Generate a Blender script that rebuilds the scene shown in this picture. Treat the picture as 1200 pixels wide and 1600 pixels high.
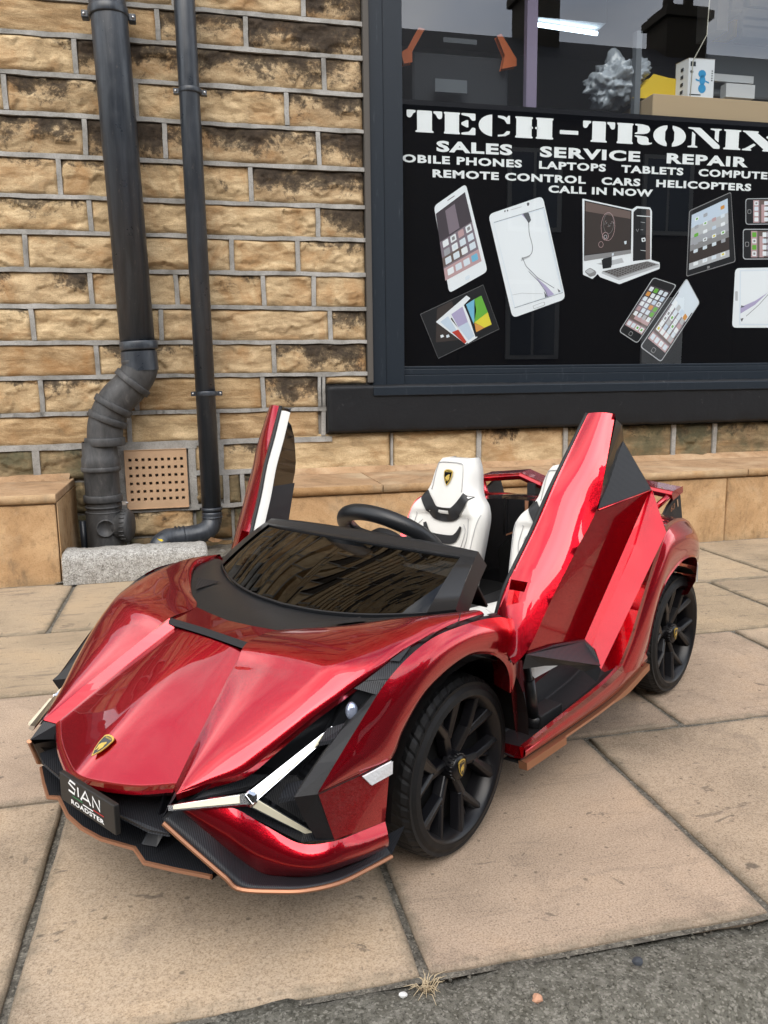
import bpy, bmesh, math, random
from mathutils import Vector, Matrix, noise
rnd = random.Random(7)
sc = bpy.context.scene
for o in list(bpy.data.objects): bpy.data.objects.remove(o)
COL = sc.collection
# ------------------------------------------------------------------ camera
cd = bpy.data.cameras.new('camera'); cam = bpy.data.objects.new('camera', cd); COL.objects.link(cam)
cd.sensor_fit = 'HORIZONTAL'; cd.sensor_width = 36.0; cd.lens = 1265.6 / 1200 * 36
cd.clip_start = 0.05; cd.clip_end = 400
_r = Matrix(((0.973923, 0.049592, -0.221393), (-0.226549, 0.159955, -0.960776), (-0.012234, 0.985878, 0.167018)))
cam.matrix_world = Matrix.Translation((0, 0, 0.63)) @ _r.to_4x4()
sc.camera = cam
# ------------------------------------------------------------------ sky, sun, exposure
EL, AZ = math.radians(40), math.radians(195)      # sun elevation; azimuth measured from +Y towards +X
w = bpy.data.worlds.new('World'); sc.world = w; w.use_nodes = True
nt = w.node_tree; nt.nodes.clear()
def wn(t, **k):
    n = nt.nodes.new(t)
    for a, b in k.items(): setattr(n, a, b)
    return n
wo = wn('ShaderNodeOutputWorld'); bg = wn('ShaderNodeBackground'); bg.inputs[1].default_value = 0.15
sk = wn('ShaderNodeTexSky', sky_type='NISHITA'); sk.sun_disc = False; sk.sun_elevation = EL; sk.sun_rotation = AZ
sk.air_density = 1.0; sk.dust_density = 1.5
tc = wn('ShaderNodeTexCoord'); mp = wn('ShaderNodeMapping'); mp.inputs['Scale'].default_value = (1, 1, 2.2)
nz = wn('ShaderNodeTexNoise'); nz.inputs['Scale'].default_value = 2.3; nz.inputs['Detail'].default_value = 7; nz.inputs['Roughness'].default_value = .55
cr = wn('ShaderNodeValToRGB'); cr.color_ramp.elements[0].position = .34; cr.color_ramp.elements[1].position = .6
nz2 = wn('ShaderNodeTexNoise'); nz2.inputs['Scale'].default_value = 3.4; nz2.inputs['Detail'].default_value = 5
cc = wn('ShaderNodeValToRGB'); e = cc.color_ramp.elements
e[0].position = .3; e[0].color = (4.6, 4.8, 5.2, 1); e[1].position = .72; e[1].color = (11.5, 11.4, 11.2, 1)
mx = wn('ShaderNodeMix', data_type='RGBA')
L = nt.links.new
L(tc.outputs['Generated'], mp.inputs[0]); L(mp.outputs[0], nz.inputs[0]); L(mp.outputs[0], nz2.inputs[0])
L(nz.outputs[0], cr.inputs[0]); L(nz2.outputs[0], cc.inputs[0])
L(cr.outputs[0], mx.inputs[0]); L(sk.outputs[0], mx.inputs[6]); L(cc.outputs[0], mx.inputs[7])
L(mx.outputs[2], bg.inputs[0]); L(bg.outputs[0], wo.inputs[0])
sd = bpy.data.lights.new('sun', 'SUN'); sd.energy = 1.5; sd.angle = math.radians(60); sd.color = (1, .95, .87)
so = bpy.data.objects.new('sun', sd); COL.objects.link(so)
sdir = Vector((math.sin(AZ) * math.cos(EL), math.cos(AZ) * math.cos(EL), math.sin(EL)))
so.rotation_euler = sdir.to_track_quat('Z', 'Y').to_euler(); so.location = sdir * 30
sc.view_settings.view_transform = 'Standard'; sc.view_settings.look = 'None'; sc.view_settings.gamma = 1
sc.view_settings.exposure = 0.95; sc.view_settings.use_curve_mapping = False
# ------------------------------------------------------------------ material helper
class N:
    def __init__(s, name):
        s.m = bpy.data.materials.new(name); s.m.use_nodes = True; s.t = s.m.node_tree
        s.b = s.t.nodes['Principled BSDF']; s.out = s.t.nodes['Material Output']
    def n(s, t, inp=None, **k):
        x = s.t.nodes.new(t)
        for a, b in k.items(): setattr(x, a, b)
        if inp:
            for a, b in inp.items():
                if isinstance(b, bpy.types.NodeSocket): s.t.links.new(b, x.inputs[a])
                else: x.inputs[a].default_value = b
        return x
    def set(s, **k):
        for a, b in k.items():
            a = a.replace('_', ' ')
            if isinstance(b, bpy.types.NodeSocket): s.t.links.new(b, s.b.inputs[a])
            else: s.b.inputs[a].default_value = b
        return s
    def coord(s, kind='Object', scale=(1, 1, 1), rnd_off=False):
        c = s.n('ShaderNodeTexCoord').outputs[kind]
        if rnd_off:
            oi = s.n('ShaderNodeObjectInfo')
            v = s.n('ShaderNodeVectorMath', {0: oi.outputs['Location'], 1: (7.31, 5.17, 9.77)}, operation='MULTIPLY')
            c = s.n('ShaderNodeVectorMath', {0: c, 1: v.outputs[0]}, operation='ADD').outputs[0]
        return s.n('ShaderNodeMapping', {'Vector': c, 'Scale': scale}).outputs[0]
    def noise(s, co, scale, detail=4, rough=.55, dist=0):
        return s.n('ShaderNodeTexNoise', {'Vector': co, 'Scale': scale, 'Detail': detail, 'Roughness': rough, 'Distortion': dist}).outputs[0]
    def ramp(s, fac, stops):
        r = s.n('ShaderNodeValToRGB', {0: fac}); el = r.color_ramp.elements
        while len(el) < len(stops): el.new(.5)
        for x, (p, c) in zip(el, stops):
            x.position = p; x.color = (*c, 1) if not isinstance(c, (int, float)) else (c, c, c, 1)
        return r.outputs[0]
    def mix(s, fac, a, b, mode='MIX'):
        x = s.n('ShaderNodeMix', data_type='RGBA', blend_type=mode)
        for i, v in ((0, fac), (6, a), (7, b)):
            if isinstance(v, bpy.types.NodeSocket): s.t.links.new(v, x.inputs[i])
            elif isinstance(v, (int, float)): x.inputs[i].default_value = v
            else: x.inputs[i].default_value = (*v, 1)
        return x.outputs[2]
    def math(s, op, a, b=0.0):
        return s.n('ShaderNodeMath', {0: a, 1: b}, operation=op).outputs[0]
    def bump(s, h, strength=.4, dist=.005, normal=None):
        d = {'Height': h, 'Strength': strength, 'Distance': dist}
        if normal: d['Normal'] = normal
        return s.n('ShaderNodeBump', d).outputs[0]
def plain(name, col, rough=.5, metal=0, spec=.5, coat=0, crough=.05, bump=0, bscale=300, var=0):
    s = N(name); s.set(Base_Color=(*col, 1), Roughness=rough, Metallic=metal, Specular_IOR_Level=spec, Coat_Weight=coat, Coat_Roughness=crough)
    if bump or var:
        co = s.coord()
        if bump: s.set(Normal=s.bump(s.noise(co, bscale, 3), bump, .002))
        if var:
            f = s.noise(co, 9, 5); s.set(Base_Color=s.ramp(f, [(.3, tuple(c * (1 - var) for c in col)), (.7, tuple(min(1, c * (1 + var)) for c in col))]))
            s.set(Roughness=s.ramp(s.noise(co, 30, 4), [(.3, max(0, rough - .12)), (.7, min(1, rough + .12))]))
    return s.m
M = {}
def mk_stone(name, base, dark, soot, moss=0.0, lo=.62):
    s = N(name); co = s.coord(rnd_off=True); wc = s.coord('Object', (1, 1, 3.2), True)
    oi = s.n('ShaderNodeObjectInfo').outputs['Random']
    c = s.ramp(s.noise(wc, 9, 7, .62, .6), [(.28, tuple(x * .62 for x in dark)), (.45, dark), (.58, base), (.78, tuple(min(1, x * 1.22) for x in base))])
    c = s.mix(s.math('MULTIPLY', oi, .45), c, s.mix(.5, c, (.36, .25, .16)))
    fine = s.noise(co, 260, 3, .7); c = s.mix(s.ramp(fine, [(.35, .55), (.6, 0)]), c, s.mix(1, c, (.62, .58, .52), 'MULTIPLY'))
    rust = s.ramp(s.noise(co, 5, 5, .6, 1.2), [(.52, 0), (.68, .55)]); c = s.mix(rust, c, (.34, .17, .06))
    if soot:
        up = s.n('ShaderNodeSeparateXYZ', {0: s.n('ShaderNodeTexCoord').outputs['Object']}).outputs[2]
        a = s.math('ADD', s.math('ADD', s.math('MULTIPLY', s.noise(co, 6.5, 12, .76, .4), .78), s.math('MULTIPLY', s.noise(co, 46, 8, .78, .3), .22)), s.math('MULTIPLY', up, 1.5))
        k = s.ramp(a, [(lo - .13 * soot - .02, 0), (lo - .13 * soot + .01, .45), (lo - .13 * soot + .035, .8), (lo - .13 * soot + .10, .95)])
        c = s.mix(k, c, s.ramp(s.noise(co, 60, 4), [(.3, (.012, .010, .009)), (.7, (.05, .037, .028))]))
    if moss:
        k = s.ramp(s.noise(co, 10, 6, .6), [(.38, 0), (.62, moss)]); c = s.mix(k, c, (.085, .085, .05))
    s.set(Base_Color=c, Roughness=.9, Specular_IOR_Level=.25)
    b1 = s.bump(s.noise(s.coord('Object', (1, 1, 2.0), True), 55, 9, .72, .3), .9, .005); b2 = s.bump(fine, .35, .002, b1)
    s.set(Normal=b2); return s.m
SB, SD = (.66, .51, .31), (.49, .36, .205)
M['stone0'] = mk_stone('sandstone_clean', SB, SD, 0)
M['stone1'] = mk_stone('sandstone_light_soot', SB, SD, .4)
M['stone2'] = mk_stone('sandstone_soot', (.56, .43, .26), (.41, .295, .165), .95)
M['stone3'] = mk_stone('sandstone_heavy_soot', (.50, .375, .225), (.35, .245, .135), 1.4)
M['stone4'] = mk_stone('sandstone_mossy', (.33, .25, .14), (.20, .145, .08), .3, .8)
M['stone5'] = mk_stone('sandstone_pale', (.54, .39, .22), (.38, .255, .13), 0)
def mk_mortar():
    s = N('mortar'); co = s.coord()
    c = s.ramp(s.noise(co, 14, 6, .6), [(.28, (.17, .163, .15)), (.48, (.30, .293, .275)), (.75, (.43, .42, .40))])
    c = s.mix(s.ramp(s.noise(co, 220, 3), [(.36, .35), (.5, 0)]), c, (.16, .155, .14))
    s.set(Base_Color=c, Roughness=.92, Specular_IOR_Level=.2, Normal=s.bump(s.noise(co, 130, 5, .65), .6, .003)); return s.m
M['mortar'] = mk_mortar()
def mk_flag(name, tint, streak, spots=1.0):
    s = N(name); co = s.coord('Object', (1, 1, 1), True); st = s.coord('Object', (.55, 3.6, 1), True)
    big = s.noise(co, 3.2, 6, .6, .4); fine = s.noise(co, 420, 2, .8); med = s.noise(co, 120, 3, .7)
    b = tint
    c = s.ramp(big, [(.28, tuple(x * .56 for x in b)), (.42, tuple(x * .85 for x in b)), (.54, b), (.72, (min(1, b[0] * 1.12), b[1] * 1.08, b[2] * 1.02))])
    c = s.mix(s.ramp(fine, [(.36, .8), (.52, 0)]), c, s.mix(1, c, (.50, .47, .43), 'MULTIPLY'))
    c = s.mix(s.ramp(fine, [(.58, 0), (.74, .5)]), c, (.60, .52, .42))
    c = s.mix(s.ramp(med, [(.60, 0), (.70, .45)]), c, (.20, .15, .115))
    # riven bedding streaks
    sn = s.noise(st, 15, 7, .68, .8)
    c = s.mix(s.ramp(sn, [(.56, 0), (.64, .6 * streak), (.70, .15 * streak)]), c, (.14, .115, .095))
    # chewing-gum and oil spots, dark blotches
    v = s.n('ShaderNodeTexVoronoi', {'Vector': s.n('ShaderNodeVectorMath', {0: co, 1: s.n('ShaderNodeVectorMath', {0: s.n('ShaderNodeTexNoise', {'Vector': co, 'Scale': 55.}).outputs[1], 3: .018}, operation='SCALE').outputs[0]}, operation='ADD').outputs[0], 'Scale': 16.0, 'Randomness': 1})
    rr = s.n('ShaderNodeSeparateXYZ', {0: v.outputs['Color']}).outputs[0]
    sz = s.math('MULTIPLY', s.math('SUBTRACT', rr, .945), 3.2)
    sp = s.ramp(s.math('SUBTRACT', v.outputs['Distance'], sz), [(.0, .72 * spots), (.05, 0)])
    c = s.mix(sp, c, (.085, .07, .058))
    bl = s.ramp(s.noise(co, 13, 4, .62, 1.6), [(.655, 0), (.70, .62 * spots)]); c = s.mix(bl, c, (.105, .085, .07))
    v2 = s.n('ShaderNodeTexVoronoi', {'Vector': co, 'Scale': 70.0}); r2 = s.n('ShaderNodeSeparateXYZ', {0: v2.outputs['Color']}).outputs[1]
    sp2 = s.ramp(s.math('SUBTRACT', v2.outputs['Distance'], s.math('MULTIPLY', s.math('SUBTRACT', r2, .86), 1.2)), [(.0, .65), (.12, 0)])
    c = s.mix(sp2, c, (.11, .085, .065))
    c = s.mix(s.ramp(s.noise(co, 7, 8, .72, 1.0), [(.56, 0), (.72, .5)]), c, (.16, .125, .10))
    gx = s.n('ShaderNodeSeparateXYZ', {0: s.n('ShaderNodeTexCoord').outputs['Generated']})
    ed = s.math('MINIMUM', s.math('MULTIPLY', s.math('MINIMUM', gx.outputs[0], s.math('SUBTRACT', 1.0, gx.outputs[0])), .42), s.math('MULTIPLY', s.math('MINIMUM', gx.outputs[1], s.math('SUBTRACT', 1.0, gx.outputs[1])), .47))
    ed = s.math('ADD', ed, s.math('MULTIPLY', s.math('SUBTRACT', s.noise(co, 30, 6, .7), .5), .05))
    c = s.mix(s.ramp(ed, [(.0, .6), (.016, 0)]), c, (.13, .115, .085))
    rv = s.n('ShaderNodeObjectInfo').outputs['Random']
    c = s.mix(1, c, s.ramp(rv, [(0, (.86, .86, .88)), (.5, (.98, .97, .95)), (1, (1.0, 1.0, 1.0))]), 'MULTIPLY')
    s.set(Base_Color=c, Roughness=.88, Specular_IOR_Level=.25)
    b1 = s.bump(sn, .55 * streak + .05, .004); b2 = s.bump(fine, .35, .0015, b1); s.set(Normal=b2); return s.m
M['flag0'] = mk_flag('flag_warm', (.465, .362, .262), .25)
M['flag1'] = mk_flag('flag_riven', (.43, .335, .23), 1.0, .7)
M['flag2'] = mk_flag('flag_pink', (.47, .36, .268), .4)
def mk_tile(name, a, b, d):
    s = N(name); co = s.coord('Object', (1, 1, 1), True)
    c = s.ramp(s.noise(co, 5.5, 8, .66, .9), [(.28, d), (.45, b), (.6, a), (.78, tuple(min(1, x * 1.14) for x in a))])
    c = s.mix(s.ramp(s.noise(co, 38, 6, .7), [(.54, 0), (.68, .55)]), c, tuple(x * .55 for x in b))
    c = s.mix(s.ramp(s.noise(co, 300, 3, .7), [(.35, .5), (.5, 0)]), c, s.mix(1, c, (.6, .56, .5), 'MULTIPLY'))
    c = s.mix(s.ramp(s.noise(s.coord('Object', (1, 1, .35), True), 17, 7, .7), [(.56, 0), (.7, .55)]), c, (.13, .095, .06))
    zz_ = s.n('ShaderNodeSeparateXYZ', {0: s.n('ShaderNodeTexCoord').outputs['Object']}).outputs[2]
    dm = s.math('ADD', zz_, s.math('MULTIPLY', s.math('SUBTRACT', s.noise(co, 9, 7, .7), .5), .18))
    c = s.mix(s.ramp(s.math('MULTIPLY', dm, -1.0), [(.09, 0), (.16, .55)]), c, (.15, .12, .075))
    c = s.mix(s.ramp(s.noise(co, 3.2, 6, .65, .6), [(.5, 0), (.7, .5)]), c, (.58, .47, .32))
    s.set(Base_Color=c, Roughness=.86, Specular_IOR_Level=.25, Normal=s.bump(s.noise(co, 90, 8, .72), .5, .004)); return s.m
M['tile'] = mk_tile('sawn_stone_face', (.53, .35, .19), (.44, .275, .14), (.29, .19, .105))
M['cap'] = mk_tile('sawn_stone_cap', (.44, .29, .17), (.36, .225, .125), (.23, .15, .085))
M['edge'] = mk_tile('pitched_stone_edge', (.40, .25, .125), (.28, .16, .07), (.14, .085, .04))
def mk_rough(name, c0, c1, c2, sc1=30, bs=1.0):
    s = N(name); co = s.coord('Object', (1, 1, 1), True)
    c = s.ramp(s.noise(co, sc1, 8, .7), [(.3, c0), (.5, c1), (.68, c2)])
    c = s.mix(s.ramp(s.noise(co, 240, 3, .75), [(.34, .8), (.5, 0)]), c, tuple(x * .4 for x in c0))
    v = s.n('ShaderNodeTexVoronoi', {'Vector': co, 'Scale': 420.0}); rr = s.n('ShaderNodeSeparateXYZ', {0: v.outputs['Color']}).outputs[0]
    c = s.mix(s.math('MULTIPLY', s.math('GREATER_THAN', rr, .86), .45), c, tuple(min(1, x * 1.5) for x in c2))
    s.set(Base_Color=c, Roughness=.93, Specular_IOR_Level=.2)
    b1 = s.bump(s.noise(co, 45, 8, .72), .9 * bs, .008); s.set(Normal=s.bump(s.noise(co, 260, 3, .8), .6 * bs, .003, b1)); return s.m
M['concrete'] = mk_rough('rough_concrete', (.24, .225, .20), (.37, .36, .335), (.52, .51, .48), 60)
M['kerb'] = mk_rough('kerb_stone', (.085, .08, .062), (.15, .142, .118), (.235, .222, .19), 75, .9)
M['road'] = mk_rough('tarmac', (.028, .029, .031), (.046, .046, .048), (.075, .075, .075), 90)
M['joint'] = mk_rough('joint_dirt', (.085, .078, .065), (.15, .137, .115), (.25, .23, .19), 55)
M['paintstone'] = (lambda s: (s.set(Base_Color=s.mix(s.ramp(s.noise(s.coord('Object', (1, 1, 1)), 22, 9, .75, 1.5), [(.63, 0), (.72, .55)]), (.011, .012, .014), (.15, .15, .15)), Roughness=.5, Specular_IOR_Level=.25, Normal=s.bump(s.noise(s.coord(), 60, 6), .35, .003)), s.m)[1])(N('black_painted_stone'))
M['frame'] = (lambda s: (s.set(Base_Color=s.mix(s.ramp(s.noise(s.coord('Object', (6, 1, .8)), 14, 8, .7), [(.6, 0), (.75, .35)]), (.013, .019, .027), (.11, .125, .145)), Roughness=.45, Specular_IOR_Level=.25), s.m)[1])(N('blue_grey_window_frame'))
M['seal'] = plain('grey_sealant', (.075, .068, .06), .8)
def mk_pipe():
    s = N('weathered_black_pipe'); co = s.coord(); lc = s.coord('Object', (7, 7, .6))
    c = s.mix(s.ramp(s.noise(lc, 5, 7, .68, .6), [(.4, 0), (.75, .8)]), (.019, .024, .032), (.066, .078, .094))  # blue in both base tones is sky reflection put into the colour
    c = s.mix(s.ramp(s.noise(s.coord('Object', (5, 5, 1.2)), 11, 9, .8, .4), [(.60, 0), (.68, .5)]), c, (.16, .15, .14))
    c = s.mix(s.ramp(s.noise(co, 90, 5, .8), [(.66, 0), (.72, .5)]), c, (.24, .24, .23))
    s.set(Base_Color=c, Roughness=s.ramp(s.noise(co, 20, 5), [(.3, .26), (.7, .5)]), Specular_IOR_Level=.6, Normal=s.bump(s.noise(co, 40, 4), .08, .002)); return s.m
M['pipe'] = mk_pipe()
M['pipegrey'] = (lambda s: (s.set(Base_Color=s.ramp(s.noise(s.coord('Object', (4, 4, 1.5)), 9, 7, .68, .6), [(.36, (.035, .036, .037)), (.6, (.065, .065, .066)), (.8, (.16, .155, .15))]), Roughness=.55, Specular_IOR_Level=.4), s.m)[1])(N('grey_pipe_fitting'))
M['clay'] = plain('buff_clay', (.47, .31, .19), .85, var=.12)
M['hole'] = plain('dark_void', (.006, .006, .006), .95, spec=.1)
M['screw'] = plain('steel_screw', (.6, .6, .6), .35, metal=1)
# ---- car materials
def mk_paint():
    s = N('candy_red_paint'); co = s.coord()
    fl = s.n('ShaderNodeTexVoronoi', {'Vector': co, 'Scale': 1500.0}).outputs['Color']
    s.set(Base_Color=(.47, .001, .012, 1), Metallic=.88, Roughness=.24, Coat_Weight=1, Coat_Roughness=.0, Coat_IOR=1.56)
    nm = s.n('ShaderNodeVectorMath', {0: s.n('ShaderNodeNewGeometry').outputs['Normal'], 1: s.n('ShaderNodeVectorMath', {0: s.n('ShaderNodeVectorMath', {0: fl, 1: (.5, .5, .5)}, operation='SUBTRACT').outputs[0], 3: .09}, operation='SCALE').outputs[0]}, operation='ADD').outputs[0]
    s.set(Normal=s.n('ShaderNodeVectorMath', {0: nm}, operation='NORMALIZE').outputs[0])
    cw = s.bump(s.noise(co, 22, 2, .5), .035, .002); s.t.links.new(cw, s.b.inputs['Coat Normal'])
    return s.m
M['paint'] = mk_paint()
M['black'] = plain('satin_black_plastic', (.012, .013, .015), .36, spec=.5, bump=.12, bscale=900)
M['matt'] = plain('matt_black_plastic', (.010, .010, .011), .6, bump=.2, bscale=800)
M['gloss'] = plain('gloss_black_plastic', (.008, .008, .009), .12, spec=.5)
M['under'] = plain('dark_underbody', (.006, .006, .006), .8, spec=.2)
def mk_carbon():
    s = N('carbon_weave_plastic'); co = s.coord()
    wv = s.n('ShaderNodeTexWave', {'Vector': s.n('ShaderNodeMapping', {'Vector': co, 'Rotation': (.5, .3, .6)}).outputs[0], 'Scale': 160.0, 'Distortion': .0}).outputs[1]
    s.set(Base_Color=s.ramp(wv, [(.2, (.007, .0075, .009)), (.8, (.021, .0225, .027))]), Roughness=.42, Specular_IOR_Level=.35, Normal=s.bump(wv, .3, .001)); return s.m
M['carbon'] = mk_carbon()
M['copper'] = plain('copper_trim', (.38, .18, .10), .42, metal=.7, spec=.5)
M['white'] = plain('white_leatherette', (.74, .73, .69), .5, bump=.2, bscale=500)
M['blackleather'] = plain('black_leatherette', (.015, .015, .016), .45, bump=.3, bscale=500)
M['thread'] = plain('grey_thread', (.42, .42, .42), .8)
M['tyre'] = plain('black_rubber', (.009, .009, .0095), .6, spec=.3, bump=.12, bscale=260, var=.3)
M['rim'] = plain('satin_black_rim', (.005, .005, .0065), .32, spec=.35)
M['gold'] = plain('gold_print', (.62, .43, .09), .4, metal=.4)
M['led'] = plain('cream_light_guide', (.78, .73, .55), .2, coat=1)
M['chrome'] = plain('chrome_trim', (.72, .74, .78), .12, metal=1)
M['bluelens'] = plain('blue_tinted_lens', (.55, .62, .80), .08, metal=.7, coat=1)
M['reflector'] = plain('white_reflector', (.82, .83, .85), .3, coat=1, bump=.5, bscale=420)
M['redlens'] = plain('red_lens', (.45, .01, .01), .15, coat=1)
M['wprint'] = plain('white_print', (.88, .88, .86), .6)
M['greenprint'] = plain('green_print', (.03, .20, .07), .6)
M['redprint'] = plain('red_print', (.5, .03, .03), .6)
M['plate'] = plain('dark_plate', (.014, .013, .012), .5)
def mk_glass(name, tint, ior=1.5, rough=0.0, tr=1.0):
    s = N(name); s.t.nodes.remove(s.b)
    bf = s.n('ShaderNodeNewGeometry').outputs['Backfacing']     # thin sheet: the same reflectance from both sides
    fr = s.n('ShaderNodeFresnel', {'IOR': s.math('ADD', s.math('MULTIPLY', bf, 1 / ior - ior), ior)}).outputs[0]
    a = s.n('ShaderNodeBsdfTransparent', {'Color': (*tint, 1)}).outputs[0]; g = s.n('ShaderNodeBsdfGlossy', {'Color': (1, 1, 1, 1), 'Roughness': rough}).outputs[0]
    x = s.n('ShaderNodeMixShader', {0: fr, 1: a, 2: g}).outputs[0]; s.t.links.new(x, s.out.inputs[0]); return s.m
M['tint'] = mk_glass('tinted_screen', (.035, .035, .035), 1.46)
M['pane'] = mk_glass('shop_glass', (.88, .92, .94), 2.0)
# ------------------------------------------------------------------ mesh helpers
class MB:
    def __init__(s): s.v = []; s.f = []; s.mi = []; s.sm = []
    def add(s, vs, fs, mi=0, smooth=False):
        b = len(s.v); s.v += [tuple(map(float, p)) for p in vs]
        for f in fs: s.f.append([b + i for i in f]); s.mi.append(mi); s.sm.append(smooth)
        return s
    def quad(s, a, b, c, d, mi=0): return s.add([a, b, c, d], [(0, 1, 2, 3)], mi)
    def poly(s, pts, mi=0): return s.add(pts, [tuple(range(len(pts)))], mi)
    def box(s, lo, hi, mi=0):
        (x0, y0, z0), (x1, y1, z1) = lo, hi
        v = [(x0, y0, z0), (x1, y0, z0), (x1, y1, z0), (x0, y1, z0), (x0, y0, z1), (x1, y0, z1), (x1, y1, z1), (x0, y1, z1)]
        return s.add(v, [(0, 3, 2, 1), (4, 5, 6, 7), (0, 1, 5, 4), (1, 2, 6, 5), (2, 3, 7, 6), (3, 0, 4, 7)], mi)
    def prism(s, pts, d, mi=0, mi_side=None):
        n = len(pts); d = Vector(d); q = [Vector(p) + d for p in pts]
        s.add(pts, [tuple(range(n))], mi); s.add(q, [tuple(reversed(range(n)))], mi)
        s.add(list(pts) + q, [(i, (i + 1) % n, n + (i + 1) % n, n + i) for i in range(n)], mi if mi_side is None else mi_side); return s
    def grid(s, rows, mi=0, smooth=True, closed=False):
        nv, nu = len(rows), len(rows[0]); v = [p for r in rows for p in r]; f = []
        for j in range(nv - 1):
            for i in range(nu if closed else nu - 1):
                k = (i + 1) % nu; f.append((j * nu + i, j * nu + k, (j + 1) * nu + k, (j + 1) * nu + i))
        return s.add(v, f, mi, smooth)
    def tube(s, path, r, n=10, mi=0, cap=True, closed=False, rs=None, smooth=True, sq=1.0):
        P = [Vector(p) for p in path]; rows = []; m = len(P); up = None
        for i, p in enumerate(P):
            a = P[(i - 1) % m] if (closed or i > 0) else P[i]; b = P[(i + 1) % m] if (closed or i < m - 1) else P[i]
            t = (b - a).normalized()
            if up is None: up = t.orthogonal().normalized()
            up = (up - t * up.dot(t)).normalized(); bi = t.cross(up)
            rr = rs[i] if rs else r
            rows.append([p + up * rr * math.cos(2 * math.pi * k / n) + bi * rr * sq * math.sin(2 * math.pi * k / n) for k in range(n)])
        if closed: rows.append(rows[0])
        s.grid(rows, mi, smooth, True)
        if cap and not closed: s.poly(list(reversed(rows[0])), mi); s.poly(rows[-1], mi)
        return s
    def lathe(s, prof, axis_o, ax, n=32, mi=0, smooth=True, closed=False):
        ax = Vector(ax).normalized(); u = ax.orthogonal().normalized(); w_ = ax.cross(u); o = Vector(axis_o)
        rows = [[o + ax * h + (u * math.cos(2 * math.pi * k / n) + w_ * math.sin(2 * math.pi * k / n)) * r for k in range(n)] for r, h in prof]
        if closed: rows.append(rows[0])
        return s.grid(rows, mi, smooth, True)
    def build(s, name, mats, parent=None, mirror=False, label=None, bevel=0, solid=0, weld=True, seg=2, sub=0, loc=None, wn=False):
        if not isinstance(mats, (list, tuple)): mats = [mats]
        outs = []
        for sg in ((1, -1) if mirror else (1,)):
            me = bpy.data.meshes.new(name); vs = [(x, y * sg, z) for x, y, z in s.v]; fs = s.f if sg == 1 else [list(reversed(f)) for f in s.f]
            if loc: vs = [(x - loc[0], y - loc[1], z - loc[2]) for x, y, z in vs]
            me.from_pydata(vs, [], fs)
            for m_ in mats: me.materials.append(M[m_] if isinstance(m_, str) else m_)
            me.polygons.foreach_set('material_index', s.mi); me.polygons.foreach_set('use_smooth', s.sm)
            if weld:
                bm = bmesh.new(); bm.from_mesh(me); bmesh.ops.remove_doubles(bm, verts=bm.verts, dist=1e-5); bm.to_mesh(me); bm.free()
            me.update()
            o = bpy.data.objects.new(name, me); COL.objects.link(o)
            if loc: o.location = loc
            if parent: o.parent = parent
            if label: o['label'] = label
            if solid: a = o.modifiers.new('t', 'SOLIDIFY'); a.thickness = solid; a.offset = 0
            if bevel: a = o.modifiers.new('b', 'BEVEL'); a.width = bevel; a.segments = seg; a.limit_method = 'ANGLE'; a.angle_limit = .6; a.harden_normals = False
            if sub: a = o.modifiers.new('s', 'SUBSURF'); a.levels = a.render_levels = sub
            outs.append(o)
        return outs if mirror else outs[0]
def spl(pts, n, lin=False):
    P = [Vector(p) for p in pts]; m = len(P); out = []
    for k in range(n):
        t = k * (m - 1) / (n - 1); i = min(int(t), m - 2); u = t - i
        if lin or m == 2: out.append(P[i].lerp(P[i + 1], u)); continue
        p1, p2 = P[i], P[i + 1]; p0 = P[i - 1] if i > 0 else p1 * 2 - p2; p3 = P[i + 2] if i + 2 < m else p2 * 2 - p1
        out.append(.5 * ((2 * p1) + (p2 - p0) * u + (2 * p0 - 5 * p1 + 4 * p2 - p3) * u * u + (3 * p1 - p0 - 3 * p2 + p3) * u ** 3))
    return out
def patch(rows, nu, nv, linu=False, linv=False):
    R = [spl(r, nu, linu) for r in rows]
    Cc = [spl([r[i] for r in R], nv, linv) for i in range(nu)]
    return [[Cc[i][j] for i in range(nu)] for j in range(nv)]
def tag(o, label=None, cat=None, group=None, kind=None, category=None):
    cat = cat or category
    for k, v in (('label', label), ('category', cat), ('group', group), ('kind', kind)):
        if v: o[k] = v
    return o
def empty(name, loc=(0, 0, 0), rz=0, **k):
    o = bpy.data.objects.new(name, None); COL.objects.link(o); o.location = loc; o.rotation_euler[2] = rz; o.empty_display_size = .05
    return tag(o, **k)

# ================================================================== SETTING
# ---- road, kerb bed, pavement bed
mb = MB(); mb.poly([(-120, -8.2, -.05), (120, -8.2, -.05), (120, .66, -.05), (-120, .66, -.05)])
tag(mb.build('road', 'road'), kind='structure')
mb = MB(); mb.poly([(-120, -120, -.06), (120, -120, -.06), (120, 120, -.06), (-120, 120, -.06)])
tag(mb.build('ground', 'joint'), kind='structure')
mb = MB(); mb.box((-14, -9.0, -.05), (24, -8.2, .06)); tag(mb.build('far_pavement', 'kerb', bevel=.01), kind='structure')
def kerb():
    rows = []; nx = 240
    prof = [(.560, -.07), (.600, -.052), (.622, -.034), (.634, -.020), (.655, -.011), (.69, -.008), (.72, -.008), (.742, -.009), (.748, -.06)]
    for j, (y, z) in enumerate(prof):
        r = []
        for i in range(nx):
            x = -2.2 + 5.2 * i / (nx - 1)
            a = noise.fractal(Vector((x * 9, y * 9, 3)), 1, 2, 4); b = noise.noise(Vector((x * 45, y * 45, 1)))
            k = 0 if j in (0, len(prof) - 1) else 1
            r.append((x, y + a * .012 * (1 if j < 5 else .3), z + k * (a * .007 + b * .0025)))
        rows.append(r)
    return MB().grid(rows)
tag(kerb().build('kerb', 'kerb'), kind='structure')
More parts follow.
